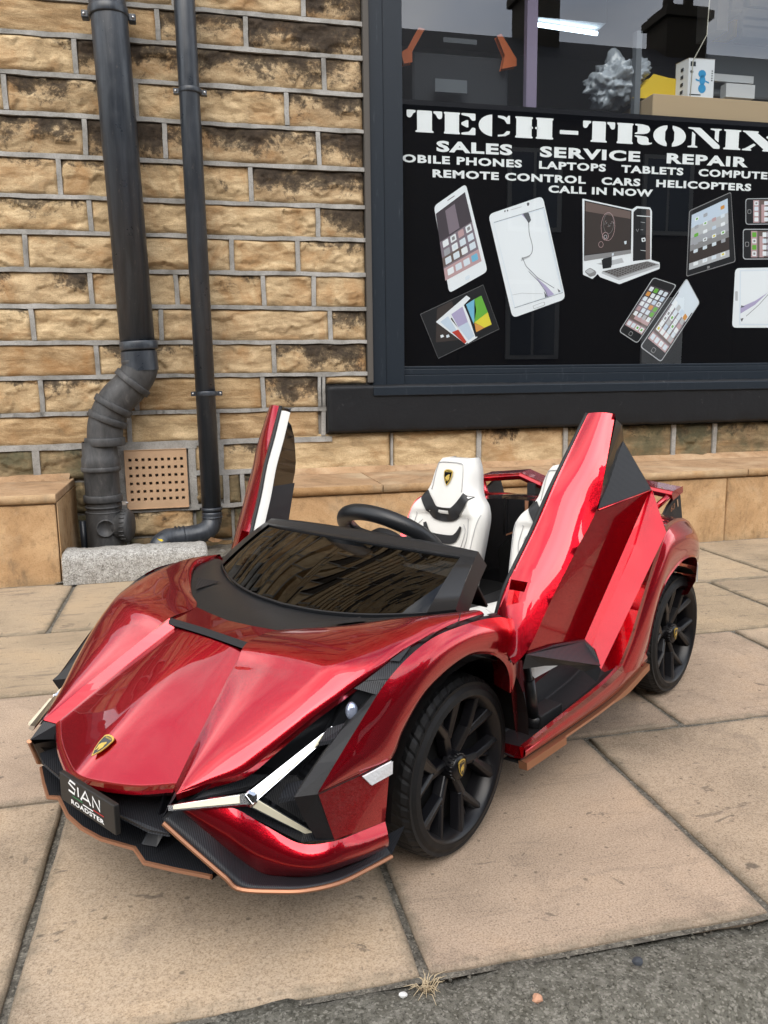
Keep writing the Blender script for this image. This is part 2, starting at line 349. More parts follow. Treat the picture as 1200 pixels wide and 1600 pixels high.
mb = MB(); mb.poly([(-14, .735, -.006), (24, .735, -.006), (24, 3.03, -.006), (-14, 3.03, -.006)])
pave = tag(mb.build('pavement', 'joint'), kind='structure')
def flag(x0, x1, y0, y1, mat):
    g = .0028; cx, cy = (x0 + x1) / 2, (y0 + y1) / 2; ring = []
    def edge(a, b):
        n = 10
        for k in range(n):
            t = k / n; p = Vector(a).lerp(Vector(b), t); q = noise.noise(Vector((p.x * 23, p.y * 23, 5))) * .0035 + (-.003 if k == 0 else 0)
            ring.append(p + (Vector((cx, cy)) - p).normalized() * (-q + .002))
    c = [(x0 + g, y0 + g), (x1 - g, y0 + g), (x1 - g, y1 - g), (x0 + g, y1 - g)]
    for k in range(4): edge(c[k], c[(k + 1) % 4])
    dz = rnd.uniform(-.0012, .0012); n = len(ring); ins = [p + (Vector((cx, cy)) - p).normalized() * .006 for p in ring]
    vs = [(p.x, p.y, -.019) for p in ring] + [(p.x, p.y, dz - .0035) for p in ring] + [(p.x, p.y, dz) for p in ins]
    fs = [(i, (i + 1) % n, n + (i + 1) % n, n + i) for i in range(n)]
    m = MB().add(vs, fs).add(vs, [(n + i, n + (i + 1) % n, 2 * n + (i + 1) % n, 2 * n + i) for i in range(n)], 0, True).add(vs[2 * n:], [tuple(range(n))])
    m.build('flagstone', mat, pave, loc=(cx, cy, 0))
rowsY = [(.738, 1.225), (1.225, 1.68), (1.68, 2.108), (2.108, 2.62), (2.62, 3.03)]
offs = [.2105, .834, .635, -.39, .05]
for (y0, y1), ox in zip(rowsY, offs):
    k0 = math.floor((-2.2 - ox) / .428); x = ox + k0 * .428
    while x < 3.6:
        if not (y0 > 2.6 and (x > .2 or x < -.85)):
            flag(x, x + .428, y0, y1, 'flag1' if y0 > 1.6 else rnd.choice(['flag0', 'flag2', 'flag0']) if y0 < 1 else rnd.choice(['flag0', 'flag1', 'flag2'])) if True else 0
        x += .428
# ---- rock-faced coursed stone wall
WALLY = 3.03
wall = empty('stone_wall', (-.3, WALLY, 0), label='coursed sandstone wall with grey raised mortar joints and soot stains', category='wall')
def stone_mesh(x0, x1, z0, z1, style, seed, res=.0062, amp=.0155):
    w_, h_ = x1 - x0, z1 - z0; nx = max(5, int(w_ / res)); nz_ = max(5, int(h_ / res)); rows = []
    sv = Vector((seed * 3.7, seed * 1.3, seed * 2.1))
    for j in range(nz_ + 1):
        r = []
        for i in range(nx + 1):
            u, v = i / nx, j / nz_; x, z = (u - .5) * w_, (v - .5) * h_
            ed = min(u * w_, (1 - u) * w_, v * h_, (1 - v) * h_); k = min(1, ed / .014) ** .7
            p = Vector((x * 1.0, 0, z))
            if style == 'rib':
                d = noise.fractal(Vector((x * 3, 0, z * 70)) + sv, 1, 2, 4) * .0035 + noise.fractal(p * 9 + sv, 1, 2, 3) * .004
            elif style == 'flat':
                d = noise.fractal(Vector((x * 8, 0, z * 22)) + sv, 1, 2, 5) * .005
            else:
                pv = Vector((x * 13 + noise.noise(Vector((x * 30, 1, z * 30)) + sv) * .35, 0, z * 24 + noise.noise(Vector((x * 30, 7, z * 30)) + sv) * .35)) + sv
                dd, cp = noise.voronoi(pv); c0 = cp[0]; hsh = noise.cell_vector(c0 * 7.13 + Vector((.5, .5, .5))); lv = pv - c0
                fac = (hsh.x - .5) * .9 + lv.x * (hsh.y - .5) * 1.5 + lv.z * (hsh.z - .62) * 1.3
                q = noise.fractal(Vector((x * 6, 0, z * 10)) + sv, 1, 2, 4); fn = noise.fractal(Vector((x * 55, 0, z * 80)) + sv, 1, 2, 3)
                d = amp * (.55 * fac + .45 * q + .07 * fn + .12)
            r.append((x, -(k * (.008 + d)) + .008, z))
        rows.append(r)
    m = MB().grid(rows)
    nn = nx + 1
    # side returns
    peri = [rows[0][i] for i in range(nn)] + [rows[j][nx] for j in range(1, nz_ + 1)] + [rows[nz_][i] for i in range(nx - 1, -1, -1)] + [rows[j][0] for j in range(nz_ - 1, 0, -1)]
    b = [(x, .06, z) for x, y, z in peri]; n = len(peri)
    m.add(peri + b, [(i, n + i, n + (i + 1) % n, (i + 1) % n) for i in range(n)]); return m
sseed = [0]
def stone(x0, x1, z0, z1, mat, style='rock', hid=.004, y=WALLY):
    sseed[0] += 1; cx, cz = (x0 + x1) / 2, (z0 + z1) / 2
    m = stone_mesh(x0 + hid, x1 - hid, z0 + hid, z1 - hid, style, sseed[0]); o = m.build('stone', mat, None, loc=None)
    o.parent = wall; o.location = (cx + .3, y - WALLY, cz)
ZS = [1.967, 1.8468, 1.7354, 1.6132, 1.4904, 1.361, 1.2316, 1.1166, .9947, .8734, .7526, .6346, .5075, .3942]
XR = .642
J = [[-.3, .0, .435], [-.057, .234], [-.326, .501], [-.55, -.14, .366], [-.312, -.053, .476], [-.402, .232], [-.313, .05, .467], [-.527, -.2, .155, .39],
     [-.327, -.041, .263, .445], [-.524, -.1, .503], [-.323, .03, .292], [-.514, -.2, .248, .459], [-.23, .079]]
ST = [['1', '2', '1', '3'], ['5r', '2', '3'], ['1', '2', '2'], ['1', '2', '1', '2'], ['2', '3', '2', '3'], ['1', '1', '2'], ['1', '0', '0', '2f'], ['0', '0', '0', '0', '1'],
      ['1', '0', '1', '0', '0'], ['1', '0', '0', '2'], ['5f', '1', '0', '2'], ['1', '1', '5r', '2'], ['5f', '0f', '5r']]
mort = MB()
def strap_h(z, x0, x1, hh=.0072):
    n = max(6, int((x1 - x0) / .03)); rows = [[], [], [], []]
    for i in range(n + 1):
        x = x0 + (x1 - x0) * i / n; a = noise.noise(Vector((x * 14, z * 40, 2))) * .0034; b = noise.noise(Vector((x * 17, z * 40, 9))) * .0034; c = noise.noise(Vector((x * 22, z * 31, 4))) * .0016
        s_ = noise.noise(Vector((x * 2.5, z * 20, 7))) * .003
        for r, (dz, y) in zip(rows, ((-hh - .001 + a, .03), (-hh + a, -.005 + c), (hh + b, -.004 + c), (hh + .001 + b, .03))): r.append((x, WALLY + y, z + dz + s_))
    mort.grid(rows, 0, False)
def strap_v(x, z0, z1, hh=.0078):
    rows = [[], [], [], []]; n = 5; sl = rnd.uniform(-.004, .004)
    for i in range(n + 1):
        z = z0 + (z1 - z0) * i / n; a = noise.noise(Vector((x * 30, z * 25, 2))) * .002
        for r, (dx, y) in zip(rows, ((-hh - .001, .03), (-hh + a, -.004), (hh + a, -.004), (hh + .001, .03))): r.append((x + dx + sl * (i / n - .5), WALLY + y, z))
    mort.grid(list(reversed(rows)), 0, False)
for i in range(13):
    z1, z0 = ZS[i], ZS[i + 1]; xs = [-1.02 + .13 * (i % 3)] + J[i] + [XR]
    if i == 11: xs[-1] = .479
    if i == 12: xs[-1] = .455
    for k in range(len(xs) - 1):
        c = ST[i][min(k, len(ST[i]) - 1)]
        stone(xs[k], xs[k + 1], z0, z1, 'stone' + c[0], {'r': 'rib', 'f': 'flat'}.get(c[1:], 'rock'))
        if k: strap_v(xs[k], z0 + .008, z1 - .008)
    strap_h(z1, -1.3, XR)
    if i == 11: strap_v(.470, z0 - .1, z1 - .008)
stone(.479, XR, .595, .6346, 'stone0'); strap_h(.5075, -1.3, .46); strap_h(.3942, -1.3, .50, .010)
# lowest courses, behind and between the ledges
low = [(-.98, -.549, .27, .394, '4'), (-.549, -.262, .27, .394, '4'), (-.018, .084, .285, .394, '0f'), (.084, .331, .272, .394, '1f'), (.331, .732, .255, .418, '0f'),
       (.732, 1.085, .255, .418, '0f'), (1.085, 1.455, .255, .418, '1f'), (1.455, 1.944, .255, .418, '4f'), (1.944, 2.138, .255, .418, '4'), (2.138, 2.62, .255, .418, '4f'), (2.62, 3.1, .255, .418, '4f'),
       (-.45, -.262, .15, .27, '4'), (-.45, -.26, .0, .15, '4'), (-.024, .02, .165, .285, '4'), (.02, .10, .175, .285, '4'), (.10, .157, .16, .285, '4'), (.157, .3, .15, .272, '4'),
       (-.26, -.02, .055, .158, '1'), (-.02, .12, .03, .165, '4'), (.12, .3, .0, .15, '4'), (-.26, -.02, -.02, .055, '4'), (-.02, .12, -.02, .03, '4')]
for a, b, c, d, t in low: stone(a, b, c, d, 'stone' + t[0], 'flat' if t[1:] else 'rock', .006)
for x in (-.549, .084): strap_v(x, .28, .385, .012)
for x, zz in ((.327, .385), (.732, .41), (1.085, .41), (1.455, .41), (1.944, .41), (2.138, .41)): strap_v(x, .27, zz, .009 if x != .732 else .004)
strap_h(.275, -.27, -.255, .01); strap_h(.282, -.03, .30, .009); strap_h(.16, -.03, .3, .007); strap_v(.10, .165, .28, .011); strap_v(.16, .16, .28, .008); strap_v(.02, .16, .28, .007)
strap_v(-.018, .15, .385, .013); strap_v(-.262, .13, .385, .013); strap_h(.156, -.27, .0, .009); strap_h(.384, -.27, .0, .009)
# plain masonry core behind the joints and the courses above the picture
mort.box((-1.9, WALLY + .018, -.05), (.655, 3.3, 7.5)); mort.box((.655, WALLY + .018, -.05), (3.2, 3.3, .42)); mort.box((3.2, WALLY + .018, -.05), (12, 3.3, 7.5)); mort.box((.655, WALLY + .018, 2.45), (3.2, 3.3, 7.5))
o = mort.build('mortar', 'mortar', None); o.parent = wall; o.location = (.3, -WALLY, 0); o['kind'] = 'stuff'
up = MB(); mi = 0
z = 1.967; r2 = random.Random(3)
def rough_box(m, x0, x1, z0, z1, mi):
    p = [(x0, z0), (x1, z0), (x1, z1), (x0, z1)]; cx, cz = (x0 + x1) / 2, (z0 + z1) / 2; a = r2.uniform(.004, .016)
    v = [(x, WALLY + .018, zz) for x, zz in p] + [(x + (cx - x) / abs(cx - x) * .012, WALLY + .004 - a * r2.random(), zz + (cz - zz) / abs(cz - zz) * .012) for x, zz in p]
    m.add(v, [(0, 1, 5, 4), (1, 2, 6, 5), (2, 3, 7, 6), (3, 0, 4, 7), (4, 5, 6, 7)], mi)
while z < 7.4:
    h_ = r2.uniform(.112, .13)
    for lo, hi in ((-1.9, .642), (3.25, 9)) if z < 2.4 else ((-1.9, 9),):
        x = lo
        while x < hi - .05:
            l = min(r2.uniform(.14, .46), hi - x); rough_box(up, x + .008, x + l - .008, z + .008, z + h_ - .008, r2.choice([0, 0, 1, 0, 4])); x += l
    z += h_
for i in range(14):
    z1, z0 = ZS[i] if i < 14 else 0, ZS[i + 1] if i < 13 else .27
    x = -1.9
    while x < -1.08:
        l = min(r2.uniform(.16, .42), -1.04 - x); rough_box(up, x + .008, x + l - .008, z0 + .008, z1 - .008, r2.choice([0, 1, 1, 2])); x += l
o = up.build('upper_stonework', ['stone0', 'stone1', 'stone2', 'stone3', 'stone5'], None); o.parent = wall; o.location = (.3, -WALLY, 0); o['kind'] = 'stuff'
# ---- air brick
ab = empty('air_brick', (-.145, 3.02, .27), label='buff clay air brick with rows of square holes low in the wall', category='air brick')
def airbrick():
    m = MB(); x0, x1, z0, z1, yf = -.108, .108, -.108, .106, -.006
    xs = [x0]; zs = [z0]; hw = .0053
    for k in range(9): c = -.089 + .0223 * k; xs += [c - hw, c + hw]
    for k in range(6): c = -.073 + .0286 * k; zs += [c - hw, c + hw]
    xs.append(x1); zs.append(z1)
    for i in range(len(xs) - 1):
        for j in range(len(zs) - 1):
            a, b, c, d = xs[i], xs[i + 1], zs[j], zs[j + 1]
            if i % 2 and j % 2:
                for q in (((a, c), (b, c)), ((b, c), (b, d)), ((b, d), (a, d)), ((a, d), (a, c))):
                    m.quad((q[0][0], yf, q[0][1]), (q[0][0], .03, q[0][1]), (q[1][0], .03, q[1][1]), (q[1][0], yf, q[1][1]))
                m.quad((a, .03, c), (b, .03, c), (b, .03, d), (a, .03, d), 1)
            else: m.quad((a, yf, c), (b, yf, c), (b, yf, d), (a, yf, d))
    m.quad((x0, yf, z0), (x0, .04, z0), (x0, .04, z1), (x0, yf, z1)); m.quad((x1, yf, z1), (x1, .04, z1), (x1, .04, z0), (x1, yf, z0))
    m.quad((x0, yf, z1), (x0, .04, z1), (x1, .04, z1), (x1, yf, z1)); m.quad((x1, yf, z0), (x1, .04, z0), (x0, .04, z0), (x0, yf, z0)); return m
airbrick().build('vent_face', ['clay', 'hole'], ab)
m = MB(); 
for a, b in (((-.108, .1045), (.108, .106)), ((-.108, -.108), (.108, -.1065)), ((-.108, -.108), (-.1065, .106)), ((.1065, -.108), (.108, .106))): m.box((a[0], -.009, a[1]), (b[0], -.006, b[1]))
m.build('vent_rim', 'clay', ab)
# ---- sawn stone ledges either side of the drain recess
def ledge(name, x0, x1, yf, h_, th, faces, caps, label, endm):
    e_ = empty(name, (x0, yf, 0), label=label, category='ledge')
    def B(nm, lo, hi, mat, bv=.004):
        c = [(a + b) / 2 for a, b in zip(lo, hi)]; m = MB(); m.box(lo, hi); o = m.build(nm, mat, None, bevel=bv, loc=c); o.parent = e_; o.location = (c[0] - x0, c[1] - yf, c[2]); return o
    for a, b in zip(faces[:-1], faces[1:]): B('face_slab', (a + .003, yf + .006, -.02), (b - .003, yf + .05, h_ - th - .006), 'tile')
    for a, b in zip(caps[:-1], caps[1:]):
        ov = .0 
        B('cap_slab', (a + .0015, yf - ov + .003, h_ - th + .001), (b - .0015, 3.035, h_), 'cap', .003)
        # pitched, rough front arris of the cap
        n = int((b - a) / .012); rows = [[], [], [], []]
        for i in range(n + 1):
            x = a + .002 + (b - a - .004) * i / n; q = noise.fractal(Vector((x * 30, 1, h_)), 1, 2, 4) * .004
            for r, (dy, z_) in zip(rows, ((.006, h_ - th - .001), (-.003 + q, h_ - th + .0015), (-.003 + q * .6, h_ - .0025), (.004, h_ + .0008))): r.append((x - x0, dy, z_))
        MB().grid(rows).build('cap_edge', 'edge', e_)
    m = MB(); m.box((faces[0] + .004, yf + .012, -.02), (faces[-1] - .004, 3.03, h_ - th - .0005)); o = m.build('ledge_core', 'edge' if endm else 'joint', None); o.parent = e_; o.location = (-x0, -yf, 0)
    return e_
lf = ledge('stone_ledge', -1.9, -.427, 2.62, .281, .026, [-1.9, -1.25, -.43], [-1.9, -1.1, -.427], 'low stone ledge to the left of the black drain pipes', True)
m = MB(); m.box((-.4295, 2.63, -.015), (-.4265, 3.03, .254)); o = m.build('end_slab', 'edge', None); o.parent = lf; o.location = (1.9, -2.62, 0)
# broken mortar fillet on the left ledge
m = MB(); rows = [[], [], []]
for i in range(60):
    x = -1.1 + .66 * i / 59; q = noise.fractal(Vector((x * 40, 2, 2)), 1, 2, 4)
    for r, (y, z_) in zip(rows, ((2.985 + q * .012, .281), (3.0 + q * .008, .287 + q * .003), (3.03, .30))): r.append((x + 1.9, y - 2.62, z_))
m.grid(rows); m.build('mortar_fillet', 'cap', lf)
rf = ledge('stone_ledge', .225, 5.0, 2.635, .265, .026, [.225, .76, 1.32, 1.93, 2.55, 3.2, 4.1, 5.0], [.225, .605, 1.30, 2.01, 2.7, 3.5, 4.3, 5.0], 'long low stone ledge under the shop window', True)
m = MB(); rows = [[], [], []]
for i in range(220):
    x = .23 + 3.3 * i / 219; q = noise.fractal(Vector((x * 30, 5, 2)), 1, 2, 4)
    for r, (y, z_) in zip(rows, ((2.985 + q * .01, .2655), (3.005 + q * .006, .272 + q * .003), (3.03, .286))): r.append((x - .225, y - 2.635, z_))
m.grid(rows); m.build('mortar_fillet', 'cap', rf)
# floor of the recess
m = MB(); rows = []
for j in range(14):
    r = []
    for i in range(24):
        x = -.45 + .7 * i / 23; y = 2.60 + .44 * j / 13; r.append((x, y, .012 + .014 * noise.fractal(Vector((x * 12, y * 12, 1)), 1, 2, 4)))
    rows.append(r)
tag(m.grid(rows).build('recess_floor', 'joint'), kind='structure')
# ---- rough concrete block in front of the recess
def conc():
    nx, rows = 60, []
    pr = [(.0, .0), (-.004, .03), (-.003, .06), (.0, .080), (.010, .092), (.03, .098), (.07, .100), (.105, .098), (.118, .088), (.120, .0)]
    for (y, z_) in pr:
        r = []
        for i in range(nx + 1):
            u = i / nx; x = -.22 + .44 * u; e_ = min(u, 1 - u) * .44; k = min(1, e_ / .01) ** .5
            q = noise.fractal(Vector((x * 26, y * 26, z_ * 26)), 1, 2, 5); cr_ = -.005 if abs(z_ - .06) < .001 and noise.noise(Vector((x * 10, 0, 3))) > -.15 else 0
            r.append((x, .06 + (y - .06) * (.9 + .1 * k) + q * .0035 - cr_, max(0, z_ * (.93 + .07 * k) + (q * .004 if z_ > .01 else 0) - .006 * u)))
        rows.append(r)
    m = MB().grid(rows); m.poly([r[0] for r in rows]); m.poly([r[-1] for r in reversed(rows)]); return m
o = conc().build('concrete_block', 'concrete'); o.location = (-.202, 2.592, .001); o.rotation_euler[2] = math.radians(1.5)
tag(o, 'rough grey concrete kerb block lying in front of the drain pipes', 'block')
# ---- drain pipes
def ring(m, c, ax, r, h_, lip=.004, mi=0, n=28):
    m.lathe([(r, -h_ / 2), (r + lip * .8, -h_ / 2 + .001), (r + lip, -h_ / 2 + .004), (r + lip, h_ / 2 - .004), (r + lip * .8, h_ / 2 - .001), (r, h_ / 2)], c, ax, n, mi)
sp = empty('soil_pipe', (-.25, 2.94, 0), label='thick black soil pipe with swan-neck bend and grey fittings', category='pipe')
def W3(p, y=2.94): return Vector((p[0], y, p[1]))
def PB(name, m, mat, par, o0, **k):
    o = m.build(name, mat, None, **k); o.parent = par; o.location = -Vector(o0); return o
O1 = (-.25, 2.94, 0)
pA, pB = W3((-0.2638,2.3515)), W3((-0.1774,0.6956)); R1 = .0575
m = MB(); m.tube([pA, W3((-0.2042,1.7807)), pB], R1, 28); PB('upright_pipe', m, 'pipe', sp, O1)
m = MB(); ax1 = (pB - pA).normalized(); ring(m, W3((-0.1748,0.7386)), ax1, R1, .03, .006); m.lathe([(R1 + .003, -.02), (R1 + .003, .045)], W3((-0.1745,0.6740)), -ax1, 28)
ring(m, W3((-0.2062,1.7805)), ax1, R1, .028, .005); PB('socket', m, 'pipe', sp, O1)
m = MB(); c0 = W3((-0.2065,1.7767)) + Vector((0, .01, 0))
for sx in (-1, 1): m.box(tuple(c0 + Vector((sx * .072 - .012, -.002, -.012))), tuple(c0 + Vector((sx * .072 + .012, .03, .012))))
PB('pipe_bracket', m, 'pipe', sp, O1, bevel=.004)
m = MB()
for sx in (-1, 1): m.lathe([(.0045, 0), (.004, .003), (0, .0035)], c0 + Vector((sx * .075, -.002, 0)), (0, -1, 0), 10)
PB('screw', m, 'screw', sp, O1)
bA, bB, bC = W3((-0.1776,0.6567)), W3((-0.2643,0.5495)), W3((-0.3067,0.4146))
path = spl([W3((-0.1776,0.6913)), bA, W3((-0.2127,0.6008)), bB, W3((-0.2981,0.4803)), bC], 40)
m = MB(); m.tube(path, R1 + .002, 28); PB('bend', m, 'pipegrey', sp, O1)
m = MB()
for (q, d) in ((W3((-0.2034,0.6137)), W3((-0.2419,0.5708)) - W3((-0.1806,0.6416))), (W3((-0.2714,0.5365)), W3((-0.2880,0.5063)) - W3((-0.2576,0.5559))), (W3((-0.2932,0.4912)), W3((-0.3035,0.4629)) - W3((-0.2788,0.5192)))): ring(m, q, d, R1 + .001, .024, .009)
for q in ((164, 690),): ring(m, bC, (0, 0, 1), R1 + .001, .03, .009)
PB('bend_collar', m, 'pipegrey', sp, O1)
lowx = (-0.3255,0.2596)[0]
m = MB(); m.lathe([(R1, (-0.3067,0.4146)[1]), (R1 + .002, (-0.3120,0.3661)[1]), (R1 + .006, (-0.3125,0.3595)[1]), (R1 + .006, (-0.3154,0.3151)[1]), (R1 + .001, (-0.3180,0.3085)[1]), (R1, .20), (R1, .0)], (lowx, 2.94, 0), (0, 0, 1), 30); PB('lower_pipe', m, 'pipegrey', sp, O1)
m = MB(); 
for zz, lp, hh in (((-0.3150,0.3218)[1], .009, .018), ((-0.3260,0.2191)[1], .008, .026), ((-0.3301,0.1900)[1], .005, .008), ((-0.3313,0.1719)[1], .005, .008)): ring(m, (lowx, 2.94, zz), (0, 0, 1), R1, hh, lp)
PB('pipe_collar', m, 'pipegrey', sp, O1)
# access fitting with round cap facing right and a blanked boss facing the street
m = MB(); m.lathe([(R1 + .004, (-0.3315,0.1697)[1]), (R1 + .005, .13), (R1 + .005, .0)], (lowx, 2.94, 0), (0, 0, 1), 30)
az = (-0.2812,0.1215)[1]
m.lathe([(.048, .02), (.05, .062), (.056, .064), (.056, .085), (.05, .092), (0, .093)], (lowx, 2.935, az), (1, -.25, 0), 30)
for k in range(22):
    a = 2 * math.pi * k / 22; axv = Vector((1, -.25, 0)).normalized(); u_ = axv.orthogonal().normalized(); w_ = axv.cross(u_)
    m.tube([Vector((lowx, 2.935, az)) + axv * t + (u_ * math.cos(a) + w_ * math.sin(a)) * .0565 for t in (.066, .083)], .003, 5)
m.lathe([(.031, .055), (.031, .066), (.026, .0665), (.026, .0635), (0, .0635)], (lowx, 2.94, az), (.12, -1, 0), 26)
PB('access_fitting', m, 'pipegrey', sp, O1)
m = MB(); m.tube([(lowx - .075, 2.95, .14), (lowx - .075, 2.95, 0)], .011, 10); PB('boss_pipe', m, 'pipe', sp, O1)
m = MB(); m.tube([(lowx + .055, 2.915, (-0.2650,0.2072)[1]), (lowx + .085, 2.905, (-0.2653,0.2027)[1])], .004, 8); m.box((lowx + .066, 2.9, (-0.2653,0.2027)[1] - .006), (lowx + .078, 2.912, (-0.2653,0.2027)[1] + .006)); PB('bracket_bolt', m, 'screw', sp, O1)
wp = empty('waste_pipe', (.03, 2.95, 0), label='thin black rainwater pipe ending in an elbow to the left', category='pipe'); O2 = (.03, 2.95, 0); R2 = .034
q0, q1 = W3((0.0328,2.3235), 2.95), W3((0.0421,0.1493), 2.95)
m = MB(); m.tube([q0, W3((0.0334,1.8036), 2.95), q1], R2, 24); PB('upright_pipe', m, 'pipe', wp, O2)
ax2 = (q1 - q0).normalized(); zz = .118
pe = [q1, q1 + Vector((-.001, -.002, -.03)), q1 + Vector((-.012, -.012, -.055)), q1 + Vector((-.045, -.025, -.072)), q1 + Vector((-.13, -.04, -.078)), q1 + Vector((-.16, -.05, -.08)), q1 + Vector((-.185, -.07, -.10)), q1 + Vector((-.19, -.075, -.15))]
m = MB(); m.tube(spl(pe, 40), R2 + .001, 24); PB('elbow', m, 'pipe', wp, O2)
m = MB()
for px, h_ in ((q1 + Vector((0, 0, .012)), .012), (q1 + Vector((0, 0, -.018)), .008)): ring(m, px, ax2, R2, h_, .0035, n=24)
for dx in (-.10, -.115, -.128): ring(m, q1 + Vector((dx, -.033, -.076)), (1, .12, .05), R2, .006, .003, n=24)
PB('pipe_collar', m, 'pipe', wp, O2)
for (px, py) in ((297, 143), (323, 615)):
    c = W3({(297, 143): (0.0375,1.5641), (323, 615): (0.0442,0.5723)}[(px, py)], 2.95)
    m = MB(); ring(m, c, ax2, R2, .018, .004, n=24)
    for sx in (-1, 1): m.box(tuple(c + Vector((sx * .044 - .010, .0, -.008))), tuple(c + Vector((sx * .044 + .010, .02, .008))))
    PB('pipe_bracket', m, 'pipe', wp, O2)
    m = MB()
    for sx in (-1, 1): m.lathe([(.004, 0), (.0035, .002), (0, .0025)], c + Vector((sx * .047, 0, 0)), (0, -1, 0), 10)
    PB('screw', m, 'screw', wp, O2)
# ---- dead leaves, scraps and pebbles
def leaf(loc, rz, s_, mat, label, cat='leaf'):
    m = MB(); P = [(-.5, 0, .0), (-.25, .22, .12), (.1, .28, .05), (.5, .02, .2), (.1, -.25, .14), (-.25, -.2, .02), (0, 0, .02)]
    P = [(x * s_, y * s_, z_ * s_) for x, y, z_ in P]; m.add(P, [(0, 1, 6), (1, 2, 6), (2, 3, 6), (3, 4, 6), (4, 5, 6), (5, 0, 6)])
    o = m.build('dead_leaf' if cat == 'leaf' else 'paper_scrap', mat); o.location = loc; o.rotation_euler = (.5, .3, rz); tag(o, label, cat)
M['leaf'] = plain('brown_leaf', (.16, .085, .035), .8, var=.3); M['scrap'] = plain('white_scrap', (.7, .7, .68), .7); M['yellow'] = plain('yellow_scrap', (.75, .55, .03), .6)
leaf((.045, 2.78, .075), .5, .055, 'leaf', 'curled brown leaf on the ground at the foot of the thin pipe')
leaf((.065, 2.72, .05), 2.4, .04, 'scrap', 'crumpled white scrap beside the right end of the concrete block', 'litter')
leaf((-.135, 2.74, .095), 1.4, .04, 'yellow', 'small yellow scrap between the two pipes behind the concrete block', 'litter')
def pebble(loc, s_, mat, label):
    m = MB(); bm = bmesh.new(); bmesh.ops.create_icosphere(bm, subdivisions=2, radius=1)
    for v in bm.verts: v.co *= 1 + .35 * noise.noise(v.co * 1.3 + Vector(loc) * 50)
    m.add([(v.co.x * s_, v.co.y * s_ * .8, v.co.z * s_ * .65) for v in bm.verts], [[v.index for v in f.verts] for f in bm.faces]); bm.free()
    o = m.build('pebble', mat); o.location = loc; tag(o, label, 'stone chip')
M['peb1'] = plain('pink_stone', (.50, .27, .17), .85, var=.15); M['peb2'] = plain('dark_stone', (.04, .045, .055), .8)
p = (0.3114,0.6800); pebble((*p, .0), .0062, 'peb1', 'small pink stone chip lying on the kerb')
p = (0.4372,0.7024); pebble((*p, .001), .0062, 'peb2', 'small dark blue-grey stone chip on the kerb edge')
p = (0.1799,0.7197); pebble((*p, -.002), .0042, 'scrap', 'tiny white chip on the kerb left of the dry grass')
m = MB(); p = (0.2072,0.7239); r4 = random.Random(9)
for k in range(46):
    a = r4.uniform(0, 6.28); l = r4.uniform(.008, .022); b = Vector((p[0] + r4.uniform(-.006, .006), p[1] + r4.uniform(-.004, .006), -.008))
    t_ = b + Vector((math.cos(a) * l, math.sin(a) * l, r4.uniform(.003, .016))); md = b.lerp(t_, .5) + Vector((0, 0, .006)); m.tube([b, md, t_], .0005, 4, rs=[.0006, .0005, .0002])
M['dry'] = plain('dry_grass', (.50, .40, .26), .85, var=.2)
o = m.build('dry_grass_tuft', 'dry'); tag(o, 'dry straw-coloured grass tuft in the joint at the kerb', 'grass tuft')
# moss and dirt crumbs along the kerb joint
m = MB(); r5 = random.Random(5)
for k in range(420):
    x = r5.uniform(-1.2, 1.6); y = .737 + r5.gauss(0, .007) if r5.random() < .7 else r5.uniform(.57, .73); s_ = r5.uniform(.0008, .0028); c = Vector((x, y, -.010 + r5.uniform(-.004, .004)))
    v = [c + Vector(q) * s_ * r5.uniform(.7, 1.4) for q in ((1, 0, 0), (-1, 0, 0), (0, 1, 0), (0, -1, 0), (0, 0, 1), (0, 0, -1))]
    m.add(v, [(0, 2, 4), (2, 1, 4), (1, 3, 4), (3, 0, 4), (2, 0, 5), (1, 2, 5), (3, 1, 5), (0, 3, 5)], r5.choice([0, 0, 1]))
tag(m.build('grit', ['joint', 'kerb'], weld=False), 'loose grit and dirt crumbs along the kerb joint', 'grit', kind='stuff')
m = MB(); 
for k in range(1500):
    x = r5.uniform(-.2, 1.5); y = r5.uniform(.42, .62); s_ = r5.uniform(.002, .006); c = Vector((x, y, -.052 + .002 * r5.random()))
    v = [c + Vector(q) * s_ * r5.uniform(.7, 1.4) for q in ((1, 0, 0), (-1, 0, 0), (0, 1, 0), (0, -1, 0), (0, 0, .8), (0, 0, -1))]
    m.add(v, [(0, 2, 4), (2, 1, 4), (1, 3, 4), (3, 0, 4), (2, 0, 5), (1, 2, 5), (3, 1, 5), (0, 3, 5)], r5.choice([0, 0, 0, 1]))
tag(m.build('road_chippings', ['road', 'kerb'], weld=False), 'dark stone chippings set in the road beyond the kerb', 'chippings', kind='stuff')

# ================================================================== SHOP WINDOW
win = empty('shop_window', (1.8, 3.05, 0), label='large shop window in a blue-grey frame with a black advertising panel', category='window'); OW = (1.8, 3.05, 0)
XE = 3.15
def WB(nm, boxes, mat, bevel=.002, y0=None):
    m = MB()
    for lo, hi in boxes: m.box(lo, hi)
    return PB(nm, m, mat, win, OW, bevel=bevel)
WB('sealant', [((.640, 3.016, .60), (.662, 3.06, 2.3))], 'seal', .004)
WB('frame_jamb', [((.662, 3.03, .588), (.7135, 3.10, 2.3)), ((3.1, 3.03, .588), (3.2, 3.10, 2.3))], 'frame')
WB('inner_jamb', [((.7145, 3.036, .588), (.787, 3.12, 2.3))], 'frame')
WB('frame_sill', [((.655, 2.985, .552), (XE, 3.09, .586))], 'frame', .003)
WB('bottom_rail', [((.788, 3.045, .587), (XE, 3.10, .628)), ((.788, 3.056, .6285), (XE, 3.10, .650)), ((.788, 3.066, .6505), (XE, 3.10, .661))], 'frame')
